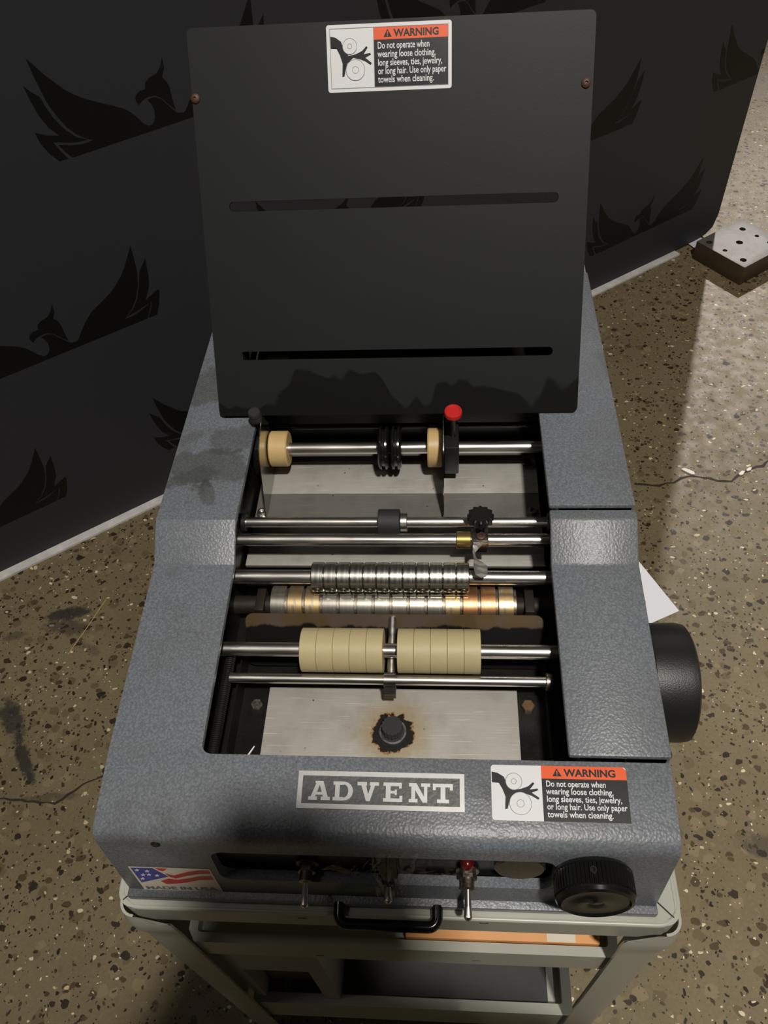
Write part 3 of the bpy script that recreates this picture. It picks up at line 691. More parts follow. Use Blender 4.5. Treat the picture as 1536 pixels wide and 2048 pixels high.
# ------------------------------------------------------------------ handwheel and side screws
bm = nb(); lathe(bm, (0.2125, 0.145, 0.85), (1, 0, 0), [(0, 0), (0, 0.046), (0.004, 0.0497), (0.030, 0.0502), (0.0365, 0.0490), (0.039, 0.045), (0.036, 0.040), (0.033, 0.012), (0.036, 0.010), (0.036, 0)], 72)
obj('handwheel', bm, 'leather', mach)
def button(p, d, r, mat, name='side_screw'):
    bm = nb(); lathe(bm, p, d, [(0, r), (r * 0.3, r * 0.95), (r * 0.75, r * 0.6), (r * 0.85, 0.3 * r), (r * 0.5, 0.28 * r), (r * 0.5, 0)], 18); return obj(name, bm, mat, mach)
button((0.2112, 0.191, 0.902), (1, 0, 0), 0.0052, 'bolt'); button((0.2112, 0.0585, 0.900), (1, 0, 0), 0.004, 'bolt')

# ------------------------------------------------------------------ inside: frame, pan, beds
for x in (-0.1525, 0.1475):
    bm = nb(); box(bm, x, x + 0.005, 0.056, 0.43, 0.792, 0.902, bev=0.0008); obj('side_frame', bm, 'pan', mach)
for x in (-0.1525, 0.1475):
    bm = nb(); box(bm, x, x + 0.005, 0.235, 0.43, 0.9018, 0.930, bev=0.0008); obj('side_frame_riser', bm, 'pan', mach)
bm = nb(); box(bm, -0.1475, 0.1475, 0.012, 0.66, 0.833, 0.838); obj('drip_pan', bm, 'pan', mach)
bm = nb(); box(bm, -0.1475, 0.1475, 0.4265, 0.4295, 0.838, 0.932); obj('back_panel', bm, 'black', mach)
bm = nb(); box(bm, -0.1075, 0.1090, 0.022, 0.1375, 0.8385, 0.845, bev=0.0006); bed = obj('delivery_bed', bm, 'plateF', mach)
bm = nb(); ribbed(bm, (0.003, 0.0975, 0.845), (0, 0, 1), 0.0088, 0.003, 0.012, 16, 0.0006); lathe(bm, (0.003, 0.0975, 0.845), (0, 0, 1), [(0, 0.010), (0.0012, 0.010), (0.0012, 0.005), (0.003, 0.005)], 24, 0)
obj('thumb_knob', bm, 'rubber', bed, smooth=25)
bm = nb(); lathe(bm, (0.003, 0.0975, 0.8451), (0, 0, 1), [(0, 0.0118), (0.0008, 0.0115), (0.0009, 0.006)], 30); obj('washer', bm, 'steel', bed)
def hexbolt(x, y, z, mat, r=0.0058):
    bm = nb(); lathe(bm, (x, y, z), (0, 0, 1), [(0, r), (0.0034, r), (0.0042, r * 0.85), (0.0042, 0)], 6); return obj('hex_bolt', bm, mat, mach, smooth=20)
p = at(514, 1410, 'z', 0.84); hexbolt(p.x, p.y, 0.838, 'bolt'); p = at(1056, 1412, 'z', 0.84); hexbolt(p.x, p.y, 0.838, 'rustbolt')
# coil tension spring along the left frame
def helix(p0, p1, r, turns, wire, seg=6, per=12):
    p0 = Vector(p0); p1 = Vector(p1); d, u, v = frame_of(p1 - p0); n = int(turns * per)
    return tube_path(nb(), [p0 + (p1 - p0) * (i / n) + (u * math.cos(2 * PI * i / per) + v * math.sin(2 * PI * i / per)) * r for i in range(n + 1)], wire, seg)
obj('tension_spring', helix((-0.1395, 0.056, 0.872), (-0.1395, 0.152, 0.872), 0.0040, 52, 0.0007, 5, 10), 'black', mach, smooth=60)
obj('spring_rod', rod(nb(), (-0.1395, 0.050, 0.872), (-0.1395, 0.165, 0.872), 0.0025), 'pan', mach)
bm = nb(); box(bm, -0.1330, -0.1318, 0.05, 0.20, 0.838, 0.862); obj('inner_rail', bm, 'pan', mach)
bm = nb(); box(bm, 0.1318, 0.1330, 0.05, 0.20, 0.838, 0.862); obj('inner_rail', bm, 'pan', mach)
# debris sliver in the pan
obj('paper_sliver', slab(nb(), [at(494, 1511, 'z', 0.839), at(498, 1511, 'z', 0.839), at(510, 1493, 'z', 0.839), at(508, 1492, 'z', 0.839)], (0, 0, 1), 0.0004), 'paper', mach, smooth=0)

# ------------------------------------------------------------------ shafts and rollers
XS = 0.1495
def shaft(name, y, z, r, x0=-XS, x1=XS, mat='steel'):
    return obj(name, rod(nb(), (x0, y, z), (x1, y, z), r, 36), mat, mach)
def collar(parent, name, x0, x1, y, z, r, bore, mat, ch=0.0006):
    bm = nb(); lathe(bm, (x0, y, z), (1, 0, 0), [(0, bore), (0, r - ch), (ch, r), (x1 - x0 - ch, r), (x1 - x0, r - ch), (x1 - x0, bore)], 48); return obj(name, bm, mat, parent)
# delivery roller shaft with ten cream rings
s5 = shaft('delivery_shaft', 0.1522, 0.885, 0.0061)
for x0, x1 in ((-0.0745, -0.0046), (0.0073, 0.0767)):
    wd = (x1 - x0) / 5; first = None
    for k in range(5):
        if first is None: first = collar(s5, 'rubber_ring', x0, x0 + wd - 0.00015, 0.1522, 0.885, 0.0187, 0.0062, 'cream', 0.0004)
        else: twin(first, (wd * k, 0, 0), s5)
# stripper rod with its centre hook and post
s6 = shaft('stripper_rod', 0.1300, 0.875, 0.0043, -0.1365, 0.1345)
bm = nb(); lathe(bm, (0.1305, 0.1300, 0.875), (1, 0, 0), [(0, 0.0044), (0, 0.0074), (0.0045, 0.0074), (0.006, 0.0055), (0.006, 0)], 20); obj('rod_stop', bm, 'bolt', s6)
bm = nb(); rod(bm, (0.0012, 0.188, 0.881), (0.0012, 0.128, 0.8665), 0.0036, 18); obj('centre_post', bm, 'steel', s6)
bm = nb(); prismX(bm, [(0.1300 + 0.0062 * math.cos(t), 0.875 + 0.0062 * math.sin(t)) for t in [PI * k / 12 for k in range(-2, 15)]] + [(0.1195, 0.8665), (0.1195, 0.862), (0.1285, 0.862)], -0.0042, 0.0058); obj('hook', bm, 'sheet', s6)
# deflector sheet in front of the slitting cylinder
gd = Vector((0, 0.022, 0.030)).normalized()
GL = frame((0, 0.1885, 0.8845), (1, 0, 0), gd)
bm = slab(nb(), [GL @ Vector((x, y, 0)) for x, y in rrect(-0.1305, 0.1325, -0.05, 0, 0.007, 5)], -Vector(GL.col[2][:3]), 0.0012)
m_ = NT('oily_deflector_steel'); v_ = m_.co(); sx_ = m_.node('ShaderNodeSeparateXYZ'); m_.link(v_, sx_.inputs[0])
lim_ = m_.math('MULTIPLY_ADD', m_.noise(m_.mapping(v_, (1, 0.15, 0.15)), 32, 4, 0.6), 0.012, 0.0015)
oil_ = m_.mr(m_.math('SUBTRACT', sx_.outputs[1], lim_), -0.0008, 0.0008, 1, 0)
c_ = m_.mix(m_.mr(m_.noise(v_, 30, 3), 0.35, 0.7), (0.15, 0.11, 0.088, 1), (0.14, 0.095, 0.04, 1))  # brown reflection on the sheet, painted into its base colour
m_.base(m_.mix(oil_, c_, (0.006, 0.006, 0.006, 1)), m_.mr(oil_, 0, 1, 0.40, 0.5), 0.5); M['deflect'] = m_.m
obj('deflector', bm, 'deflect', mach)
# slitting cylinder: one core, fourteen rings
CY, CZ = 0.2130, 0.8610
core = obj('slitting_cylinder', rod(nb(), (-XS, CY, CZ), (XS, CY, CZ), 0.0085), 'bracket', mach)
bm = nb(); lathe(bm, (-0.1118, CY, CZ), (1, 0, 0), [(0, 0.0086), (0, 0.0158), (0.2226, 0.0158), (0.2226, 0.0086)], 48); obj('groove_drum', bm, 'bolt', core)
prev = {}
for k in range(14):
    p_ = 0.2224 / 14; x0 = -0.1118 + k * p_
    mt = 'ring2' if k in (11, 12) else 'ring1' if k in (1, 2, 10, 13) else 'ring0'
    if mt not in prev: prev[mt] = (collar(core, 'slitter_ring', x0 + 0.0003, x0 + p_ - 0.0022, CY, CZ, 0.0180, 0.0159, mt, 0.0003), x0)
    else: o, xx = prev[mt]; twin(o, (x0 - xx, 0, 0), core)
for x0 in (-0.1265, 0.1185):
    bm = nb(); box(bm, x0, x0 + 0.0085, 0.200, 0.226, 0.842, 0.872, bev=0.001); obj('bearing_block', bm, 'bracket', mach)
# upper knife shaft with twelve split collars
s4 = shaft('knife_shaft', 0.2210, 0.895, 0.0064)
n4 = 12; x0, x1 = -0.0717, 0.0690; wd = (x1 - x0) / n4; c0 = k0 = r0 = None
fd = Vector((0, -0.62, 0.30)).normalized()
for k in range(n4):
    if c0 is None:
        c0 = collar(s4, 'knife_collar', x0, x0 + wd - 0.0006, 0.2210, 0.895, 0.0132, 0.0065, 'collar', 0.0007); cc = c0
    else: cc = twin(c0, (wd * k, 0, 0), s4)
fdn = Vector((0, -0.95, -0.16)).normalized()
for k in range(n4):
    xm = x0 + wd * (k + 0.5) + (0.0008 if k % 2 else -0.0005)
    if k0 is None:
        bm = nb(); lathe(bm, Vector((xm, 0.2210, 0.895)) + fdn * 0.0128, fdn, [(0, 0.0031), (0.0008, 0.0031), (0.0009, 0.0017), (0.0002, 0.0016), (0.0002, 0)], 16); k0 = obj('set_screw', bm, 'bolt', s4); kx = xm
    else: twin(k0, (xm - kx, 0, 0), s4)
for k in range(n4):
    if r0 is None:
        bm = nb(); box(bm, x0 + 0.0006, x0 + wd - 0.0010, 0.2112, 0.2215, 0.8800, 0.8822); r0 = obj('collar_lip', bm, 'collar', s4)
    else: twin(r0, (wd * k, 0, 0), s4)
# guide shaft with brass stop, bracket, thumb knob and leaf deflector
s3 = shaft('guide_shaft', 0.2592, 0.900, 0.0057)
collar(s3, 'brass_stop', 0.0575, 0.0708, 0.2592, 0.900, 0.0078, 0.0058, 'brass')
bm = nb(); box(bm, 0.0715, 0.0862, 0.2512, 0.2672, 0.8915, 0.9085, bev=0.001); brk = obj('leaf_bracket', bm, 'sheet', mach)
bm = nb(); lathe(bm, (0.0795, 0.2560, 0.9085), (0, 0, 1), [(0, 0.0042), (0.0022, 0.0042), (0.003, 0.003), (0.003, 0.0019), (0.0015, 0.0018), (0.0015, 0)], 20); obj('bracket_screw', bm, 'copper', brk)
kp = Vector((0.0790, 0.2650, 0.9085)); kd = Vector((0, 0.10, 1)).normalized()
bm = nb(); rod(bm, kp - kd * 0.003, kp + kd * 0.014, 0.0042, 16); obj('knob_stem', bm, 'black', brk)
d_, u_, v2 = frame_of(kd); bm = nb(); n = 96; rg = []
for hh, rr, sc in ((0.010, 0.0075, 0), (0.0115, 0.0105, 0.0012), (0.0185, 0.0108, 0.0012), (0.0200, 0.0095, 0.0006), (0.0200, 0.0, 0)):
    rg.append([bm.verts.new(kp + d_ * hh + (u_ * math.cos(2 * PI * k / n) + v2 * math.sin(2 * PI * k / n)) * (rr + sc * math.cos(12 * 2 * PI * k / n))) for k in range(n)] if rr > 0 else None)
for a, b in zip(rg[:-2], rg[1:-1]):
    for k in range(n): bm.faces.new((a[k], a[(k + 1) % n], b[(k + 1) % n], b[k]))
bm.faces.new(rg[0][::-1]); bm.faces.new(rg[-2]); obj('scalloped_knob', bm, 'black', brk)
# leaf: a twisted spring-steel strip reaching down to the knife shaft
bm = nb(); LP = [((0.0722, 0.2505, 0.9085), (0.0840, 0.2505, 0.9085)), ((0.0722, 0.2490, 0.9060), (0.0800, 0.2485, 0.9055)), ((0.0720, 0.2440, 0.9050), (0.0745, 0.2435, 0.9020)), ((0.0722, 0.2380, 0.9060), (0.0752, 0.2375, 0.9020)), ((0.0722, 0.2300, 0.9100), (0.0800, 0.2300, 0.9060)), ((0.0718, 0.2210, 0.9120), (0.0838, 0.2235, 0.9100)), ((0.0732, 0.2120, 0.9130), (0.0842, 0.2150, 0.9120)), ((0.0780, 0.2080, 0.9132), (0.0822, 0.2090, 0.9130))]
A = [[bm.verts.new(Vector(p)) for p in pr] for pr in LP]
for a, b in zip(A, A[1:]): bm.faces.new((a[0], a[1], b[1], b[0]))
bmesh.ops.solidify(bm, geom=bm.faces[:], thickness=0.0007)
bmesh.ops.subdivide_edges(bm, edges=bm.edges[:], cuts=1, use_grid_fill=True, smooth=0.6); obj('leaf_spring', bm, 'leaf', brk, smooth=50)
# pull roller shaft
s2 = shaft('pull_shaft', 0.2858, 0.893, 0.0050)
collar(s2, 'rubber_roller', -0.0156, 0.0048, 0.2858, 0.893, 0.0125, 0.0051, 'rubber'); collar(s2, 'roller_hub', 0.0050, 0.0119, 0.2858, 0.893, 0.0090, 0.0051, 'steel')
for x0 in (-0.1475, 0.1425):
    collar(s2, 'end_bush', x0, x0 + 0.005, 0.2858, 0.893, 0.0085, 0.0051, 'black')
# feed table
bm = nb(); box(bm, -0.1440, 0.1415, 0.2545, 0.424, 0.862, 0.865, bev=0.0004); table = obj('feed_table', bm, 'plateR', mach)
bm = nb(); box(bm, -0.1370, 0.1415, 0.3450, 0.3900, 0.8652, 0.8664, bev=0.0003); obj('table_pale_sheet', bm, 'plateR2', table)  # thin paler sheet over the rear of the feed table
bm = nb(); box(bm, -0.1440, 0.1405, 0.2545, 0.2690, 0.8652, 0.8662, bev=0.0003); obj('table_lip', bm, 'plateR2', table)
def capscrew(x, y, z, mat, r=0.0043):
    bm = nb(); lathe(bm, (x, y, z), (0, 0, 1), [(0, r * 1.4), (0.0008, r * 1.4), (0.0009, r), (0.0048, r), (0.0053, r * 0.9), (0.0053, r * 0.52), (0.002, r * 0.5), (0.002, 0)], 24); return obj('cap_screw', bm, mat, table)
for (u, v), mt in (((524, 1024), 'steel'), ((1066, 1022), 'bolt'), ((1053, 925), 'black')):
    p = at(u, v, 'z', 0.868); capscrew(p.x, p.y, 0.865, mt)
# feed shaft with tan rings and grooved pulley wheels
s1 = shaft('feed_shaft', 0.3768, 0.900, 0.0062)
collar(s1, 'tan_ring', -0.1300, -0.1112, 0.3768, 0.900, 0.0182, 0.0063, 'tan', 0.0012); collar(s1, 'tan_ring', 0.0300, 0.0450, 0.3768, 0.900, 0.0198, 0.0063, 'tan', 0.0012)
for x0 in (-0.0198, -0.0074):
    bm = nb(); wv = 0.0116
    lathe(bm, (x0, 0.3768, 0.900), (1, 0, 0), [(0, 0.0063), (0, 0.017), (0.0008, 0.0200), (0.0022, 0.0218), (0.0040, 0.0220), (0.0045, 0.0190), (0.0071, 0.0190), (0.0076, 0.0220), (0.0094, 0.0218), (0.0108, 0.0200), (wv, 0.017), (wv, 0.0063)], 56); obj('grooved_pulley', bm, 'gloss', s1)
shaft('hinge_rod', 0.4025, 0.9055, 0.0031, mat='gloss')
# side guides with their clamps and knobs
def guide(x, th, side, knobmat, kx, ky, kz):
    bm = slab(nb(), [(x, *q) for q in [(0.390, 0.868), (0.390, 0.925), (0.379, 0.943), (0.374, 0.948), (0.368, 0.946), (0.341, 0.9355), (0.336, 0.931), (0.3105, 0.870), (0.3115, 0.8675)]], (1, 0, 0), th)
    g = obj('side_guide', bm, 'guide', mach)
    bx0, bx1 = (x - 0.0152, x - 0.0002) if side < 0 else (x + th + 0.0002, x + th + 0.0148)
    c = temp(box(nb(), bx0, bx1, 0.3585, 0.3960, 0.8800, 0.9180, bev=0.0015)); cut(c, rod(nb(), (bx0 - 0.01, 0.3768, 0.900), (bx1 + 0.01, 0.3768, 0.900), 0.0063)); finish('clamp_block', take(c), 'black', g)
    bm = nb(); rod(bm, (kx, 0.3765, 0.9170), (kx, ky, kz), 0.0034, 16); obj('clamp_stem', bm, 'black', g)
    bm = nb(); kd = Vector((0, -0.12, 1)).normalized()
    if knobmat == 'red': lathe(bm, (kx, ky, kz - 0.004), kd, [(0, 0), (0, 0.0070), (0.0012, 0.0085), (0.0045, 0.0086), (0.0058, 0.0080), (0.0060, 0.0068), (0.0052, 0.0060), (0.0052, 0)], 36)
    else: lathe(bm, (kx, ky, kz - 0.012), kd, [(0, 0), (0, 0.0058), (0.001, 0.0062), (0.007, 0.0062), (0.0078, 0.0057), (0.0084, 0.0062), (0.012, 0.0062), (0.0132, 0.0054), (0.0132, 0)], 30)
    obj('clamp_knob', bm, knobmat, g)
guide(-0.1318, 0.0010, -1, 'rubber', -0.1362, 0.3715, 0.9575)
guide(0.0455, 0.0010, 1, 'red', 0.0552, 0.3680, 0.9575)

# ------------------------------------------------------------------ the cart
cart = empty('utility_cart', (0.005, 0.28, 0))
tag(cart, 'off-white enamelled steel utility cart with rounded corners under the grey machine', 'cart')
CX0, CX1, CY0, CY1, CT = -0.2225, 0.2315, -0.0320, 0.715, 0.7863
def tray(name, zt, zb, x0, x1, y0, y1, rim=0.012, sink=0.006, r=0.014):
    o = temp(slab(nb(), [(x, y, zb) for x, y in rrect(x0, x1, y0, y1, r, 6)], (0, 0, 1), zt - zb))
    cut(o, slab(nb(), [(x, y, zt - sink) for x, y in rrect(x0 + rim, x1 - rim, y0 + rim, y1 - rim, max(0.003, r - rim), 4)], (0, 0, 1), 0.05))
    cut(o, slab(nb(), [(x, y, zb - 0.01) for x, y in rrect(x0 + 0.003, x1 - 0.003, y0 + 0.003, y1 - 0.003, r, 4)], (0, 0, 1), zt - sink - 0.004 - zb + 0.01))
    return finish(name, take(o), 'cart', cart, 30)
tray('top_tray', CT, 0.748, CX0, CX1, CY0, CY1, rim=0.004, sink=0.0005)
# rolled lip round the top
lip = [(x, y, CT - 0.0018) for x, y in rrect(CX0 + 0.001, CX1 - 0.001, CY0 + 0.001, CY1 - 0.001, 0.018, 8)]; lip += [lip[0], lip[1]]
obj('rolled_lip', tube_path(nb(), lip, 0.0022, 10), 'cart', cart, smooth=60)
for cx, cy, dx, dy in ((CX1 - 0.002, CY0 + 0.002, -0.016, 0.016), (CX0 + 0.002, CY0 + 0.002, 0.013, 0.013)):
    a = Vector((cx + dx * 0.25, cy + dy * 0.25, CT)); b = Vector((cx + dx, cy + dy, CT)); s = (b - a).normalized().cross(Vector((0, 0, 1))) * 0.0005
    obj('mitre_seam', slab(nb(), [a - s, b - s, b + s, a + s], (0, 0, 1), 0.0003), 'hole', cart, smooth=0)
tray('middle_shelf', 0.656, 0.604, -0.196, 0.204, -0.0300, 0.70, rim=0.0085, sink=0.016, r=0.008)
tray('bottom_shelf', 0.315, 0.215, -0.196, 0.204, -0.0290, 0.70, rim=0.012, sink=0.016, r=0.006)
# angle legs with flared tops
def leg(x0, xin, y0, sy):
    sx = 1 if xin > x0 else -1; r = 0.013; wx = abs(xin - x0); wy = 0.048; bm = nb(); rows = []
    for z, out, ex in ((0.045, 0, 0), (0.695, 0, 0), (0.712, 0.0004, 0.001), (0.724, 0.0022, 0.003), (0.738, 0.0032, 0.004), (0.752, 0.0028, 0.003), (0.764, 0.0010, -0.001), (0.7685, 0.0004, -0.010)):
        path = [(wx + ex, -out), (wx * 0.7 + ex, -out)] + [(r - (r + out) * math.cos(t), r - (r + out) * math.sin(t)) for t in [PI / 2 * (1 - k / 6) for k in range(7)]] + [(-out, wy * 0.7), (-out, wy + ex)]
        lift = [(-0.012 if k == 0 and z > 0.76 else 0) for k in range(len(path))]
        rows.append([bm.verts.new((x0 + sx * a, y0 + sy * b, z + l_)) for (a, b), l_ in zip(path, lift)])
    for a, b in zip(rows, rows[1:]):
        for k in range(len(a) - 1): bm.faces.new((a[k], a[k + 1], b[k + 1], b[k]))
    bmesh.ops.recalc_face_normals(bm, faces=bm.faces)
    if sum((f.normal.dot(Vector((-sx, -sy, 0))) for f in bm.faces)) < 0: bmesh.ops.reverse_faces(bm, faces=bm.faces)
    bmesh.ops.solidify(bm, geom=bm.faces[:], thickness=0.0022)
    o = obj('leg', bm, 'cart', cart, smooth=40)
    bm = nb(); cx, cy = x0 + sx * 0.020, y0 + sy * 0.020; rod(bm, (cx - 0.011, cy, 0.022), (cx + 0.011, cy, 0.022), 0.022, 28, 0.003); obj('wheel', bm, 'rubber', o)
    bm = nb(); rod(bm, (cx, cy, 0.040), (cx, cy, 0.075), 0.006, 16); box(bm, cx - 0.016, cx + 0.016, cy - 0.010, cy + 0.010, 0.044, 0.048); box(bm, cx - 0.016, cx - 0.0135, cy - 0.008, cy + 0.008, 0.018, 0.046); box(bm, cx + 0.0135, cx + 0.016, cy - 0.008, cy + 0.008, 0.018, 0.046); obj('caster_fork', bm, 'bolt', o)
    return o
for x0, xin in ((-0.2258, -0.1870), (0.2352, 0.1940)):
    leg(x0, xin, -0.0352, 1); leg(x0, xin, 0.720, -1)
# small box slung under the middle shelf, with a dusty drawer
hb = lambda u, v, y=-0.022: at(u, v, 'y', y)
pA = hb(436, 1921); pB = hb(640, 1926); pC = hb(473, 1938); pD = hb(610, 1944); pE = hb(672, 2001)
zt_ = 0.6035; zo = pC.z; zb_ = pE.z; xl = -0.190; xr = max(pB.x, -0.086); xo = pD.x + 0.004
c = temp(box(nb(), xl, xr, -0.022, 0.10, zb_, zt_)); cut(c, box(nb(), xl + 0.012, xo, -0.06, 0.095, zb_ - 0.05, zo))
slung = finish('slung_box', take(c), 'bin', cart)
bm = nb(); box(bm, xl + 0.014, xo - 0.002, -0.004, 0.09, zb_ + 0.010, zo - 0.075, bev=0.002); obj('drawer', bm, 'dust', slung)
for u, v, z in ((604, 1836, 'f'), (968, 1846, 'f')):
    p = at(u, v, 'y', CY0); obj('slot_hole', slab(nb(), [(p.x - 0.0035, CY0 - 0.0001, p.z - 0.001), (p.x + 0.0035, CY0 - 0.0001, p.z - 0.001), (p.x + 0.0035, CY0 - 0.0001, p.z + 0.001), (p.x - 0.0035, CY0 - 0.0001, p.z + 0.001)], (0, -1, 0), 0.0002), 'hole', cart, smooth=0)
for u, v in ((640, 1911), (952, 1921)):
    p = at(u, v, 'y', -0.03); obj('slot_hole', slab(nb(), [(p.x - 0.004, -0.0301, p.z - 0.0008), (p.x + 0.004, -0.0301, p.z - 0.0008), (p.x + 0.004, -0.0301, p.z + 0.0008), (p.x - 0.004, -0.0301, p.z + 0.0008)], (0, -1, 0), 0.0002), 'hole', cart, smooth=0)

# ------------------------------------------------------------------ the photographer, whose shadow falls on the front
VD = Vector((_x.z, _y.z, _z.z)); VR = Vector((_x.x, _y.x, _z.x)); VU = -Vector((_x.y, _y.y, _z.y))    # view direction, right, up
PC = CAM - VD * 0.012 - VU * 0.055
phone = temp(slab(nb(), [PC + VR * x + VU * y for x, y in rrect(-0.036, 0.036, -0.075, 0.068, 0.009, 5)], VD, -0.008)); phone_me = take(phone)
tag(finish('phone', phone_me, 'gloss'), 'black phone held up over the machine by the person', 'phone')
def figure():
    bm = nb(); sk = bm.verts.layers.skin.verify(); V = {}
    def v(n, p, r, root=False):
        x = bm.verts.new(p); x[sk].radius = (r, r) if not isinstance(r, tuple) else r; x[sk].use_root = root; V[n] = x; return x
    def e(a, b): bm.edges.new((V[a], V[b]))
    ox, oy = 0.11, -0.52
    v('pelvis', (ox, oy, 0.94), (0.15, 0.11), True); v('waist', (ox, oy + 0.01, 1.09), (0.14, 0.105)); v('chest', (ox, oy + 0.05, 1.26), (0.16, 0.115)); v('upper', (ox, oy + 0.09, 1.39), (0.12, 0.09))
    v('neck', (ox, oy + 0.14, 1.48), 0.055); v('jaw', (ox, oy + 0.20, 1.545), (0.066, 0.075)); v('skull', (ox, oy + 0.195, 1.625), (0.078, 0.092)); v('crown', (ox, oy + 0.18, 1.69), (0.055, 0.065))
    for a, b in (('pelvis', 'waist'), ('waist', 'chest'), ('chest', 'upper'), ('upper', 'neck'), ('neck', 'jaw'), ('jaw', 'skull'), ('skull', 'crown')): e(a, b)
    for k, sx in (('l', -1), ('r', 1)):
        grip = PC + VR * (sx * 0.052) - VU * 0.035 - VD * 0.012
        wr = grip + Vector((sx * 0.035, -0.055, -0.045))
        v(k + 'sh', (ox + sx * 0.175, oy + 0.08, 1.38), 0.062); v(k + 'el', (ox + sx * 0.245, oy + 0.12, 1.13), 0.047); v(k + 'fa', (ox + sx * 0.19, oy + 0.18, 1.24), 0.044); v(k + 'wr', wr, 0.028); v(k + 'pa', (wr + grip) / 2 + Vector((0, 0, 0.004)), (0.022, 0.034))
        for a, b in (('upper', k + 'sh'), (k + 'sh', k + 'el'), (k + 'el', k + 'fa'), (k + 'fa', k + 'wr'), (k + 'wr', k + 'pa')): e(a, b)
        for q in range(4):                                   # fingers round the back of the phone
            b0 = grip + VU * (0.022 - 0.016 * q); L = (0.9, 1.0, 0.95, 0.75)[q]
            for t, (dx, dd) in enumerate(((0.004, 0.004), (-0.012 * L, 0.024), (-0.034 * L, 0.026))):
                v('%sf%d%d' % (k, q, t), b0 + VR * (sx * dx) + VD * dd, 0.0085 - 0.0008 * t); e(k + 'pa' if t == 0 else '%sf%d%d' % (k, q, t - 1), '%sf%d%d' % (k, q, t))
        for t, (dx, du, dd) in enumerate(((0.010, 0.0, -0.012), (-0.006, 0.022, -0.020), (-0.018, 0.040, -0.018))):
            v('%st%d' % (k, t), grip + VR * (sx * dx) + VU * du + VD * dd, 0.0100 - 0.0008 * t); e(k + 'pa' if t == 0 else '%st%d' % (k, t - 1), '%st%d' % (k, t))
        v(k + 'hip', (ox + sx * 0.095, oy, 0.88), 0.092); v(k + 'kn', (ox + sx * 0.105, oy + 0.02, 0.49), 0.062); v(k + 'an', (ox + sx * 0.11, oy - 0.02, 0.10), 0.045); v(k + 'he', (ox + sx * 0.11, oy - 0.01, 0.045), 0.042); v(k + 'to', (ox + sx * 0.12, oy + 0.15, 0.036), (0.040, 0.034))
        for a, b in (('pelvis', k + 'hip'), (k + 'hip', k + 'kn'), (k + 'kn', k + 'an'), (k + 'an', k + 'he'), (k + 'he', k + 'to')): e(a, b)
    me = bpy.data.meshes.new('person'); bm.to_mesh(me); bm.free()
    o = bpy.data.objects.new('temp', me); COL.objects.link(o)
    m = o.modifiers.new('skin', 'SKIN'); m.use_smooth_shade = True
    m = o.modifiers.new('soft', 'SUBSURF'); m.levels = 2; m.render_levels = 2
    baked(o); me = take(o)
    lowest = min(c.co.z for c in me.vertices); me.transform(Matrix.Translation((0, 0, 0.001 - lowest)))
    p = finish('person', me, ['cloth', 'skin', 'trouser'], None, 0, (ox, oy, 0)); p.data.shade_smooth()
    for f in p.data.polygons:
        c = f.center; wz = c.z; wy = c.y + oy
        f.material_index = 1 if (wz > 1.49 or (wy > -0.325 and wz > 1.3)) else (2 if wz < 0.93 else 0)
    tag(p, 'person in dark jacket and trousers holding the phone over the machine', 'person')
    # hair, ears, nose, brow and mouth on the head
    hc = Vector((ox, oy + 0.175, 1.65))
    bm = nb(); bmesh.ops.create_uvsphere(bm, u_segments=28, v_segments=18, radius=1)
    for q in bm.verts: q.co = Vector((q.co.x * 0.091, q.co.y * 0.108, q.co.z * 0.092)) + hc
    bmesh.ops.bisect_plane(bm, geom=bm.verts[:] + bm.edges[:] + bm.faces[:], plane_co=hc + Vector((0, 0.035, 0)), plane_no=(0, 1, -0.75), clear_outer=True); obj('hair', bm, 'hair', p)
    for sx in (-1, 1):
        bm = nb(); bmesh.ops.create_uvsphere(bm, u_segments=12, v_segments=8, radius=1)
        for q in bm.verts: q.co = Vector((q.co.x * 0.009, q.co.y * 0.017, q.co.z * 0.029)) + Vector((ox + sx * 0.083, oy + 0.185, 1.605))
        obj('ear', bm, 'skin', p)
        bm = nb(); bmesh.ops.create_uvsphere(bm, u_segments=12, v_segments=8, radius=0.011)
        for q in bm.verts: q.co += Vector((ox + sx * 0.031, oy + 0.260, 1.612))
        obj('eye', bm, 'white', p)
    bm = nb(); tube_path(bm, [(ox, oy + 0.262, 1.615), (ox, oy + 0.278, 1.590), (ox, oy + 0.285, 1.574), (ox, oy + 0.260, 1.564)], [0.007, 0.010, 0.013, 0.009], 10); obj('nose', bm, 'skin', p)
    bm = nb(); tube_path(bm, [(ox - 0.024, oy + 0.252, 1.538), (ox, oy + 0.260, 1.540), (ox + 0.024, oy + 0.252, 1.538)], [0.003, 0.006, 0.003], 8); obj('mouth', bm, 'rag', p)
figure()

# ------------------------------------------------------------------ things on and about the cart
bm = nb(); box(bm, 0.010, 0.188, -0.0200, 0.40, 0.6405, 0.6585, bev=0.001)
board = obj('wooden_board', bm, 'wood'); tag(board, 'raw orange-tan wooden board lying on the cart shelf below the machine', 'board')
bm = nb(); box(bm, 0.140, 0.166, -0.0195, 0.06, 0.6585, 0.6588); obj('masking_tape', bm, 'sticker', board)
bm = nb(); box(bm, -0.150, 0.176, -0.014, 0.58, 0.2998, 0.3028, bev=0.0006)
mt = obj('rubber_mat', bm, 'mat'); tag(mt, 'dark grey rubber mat lining the lowest cart shelf', 'mat')
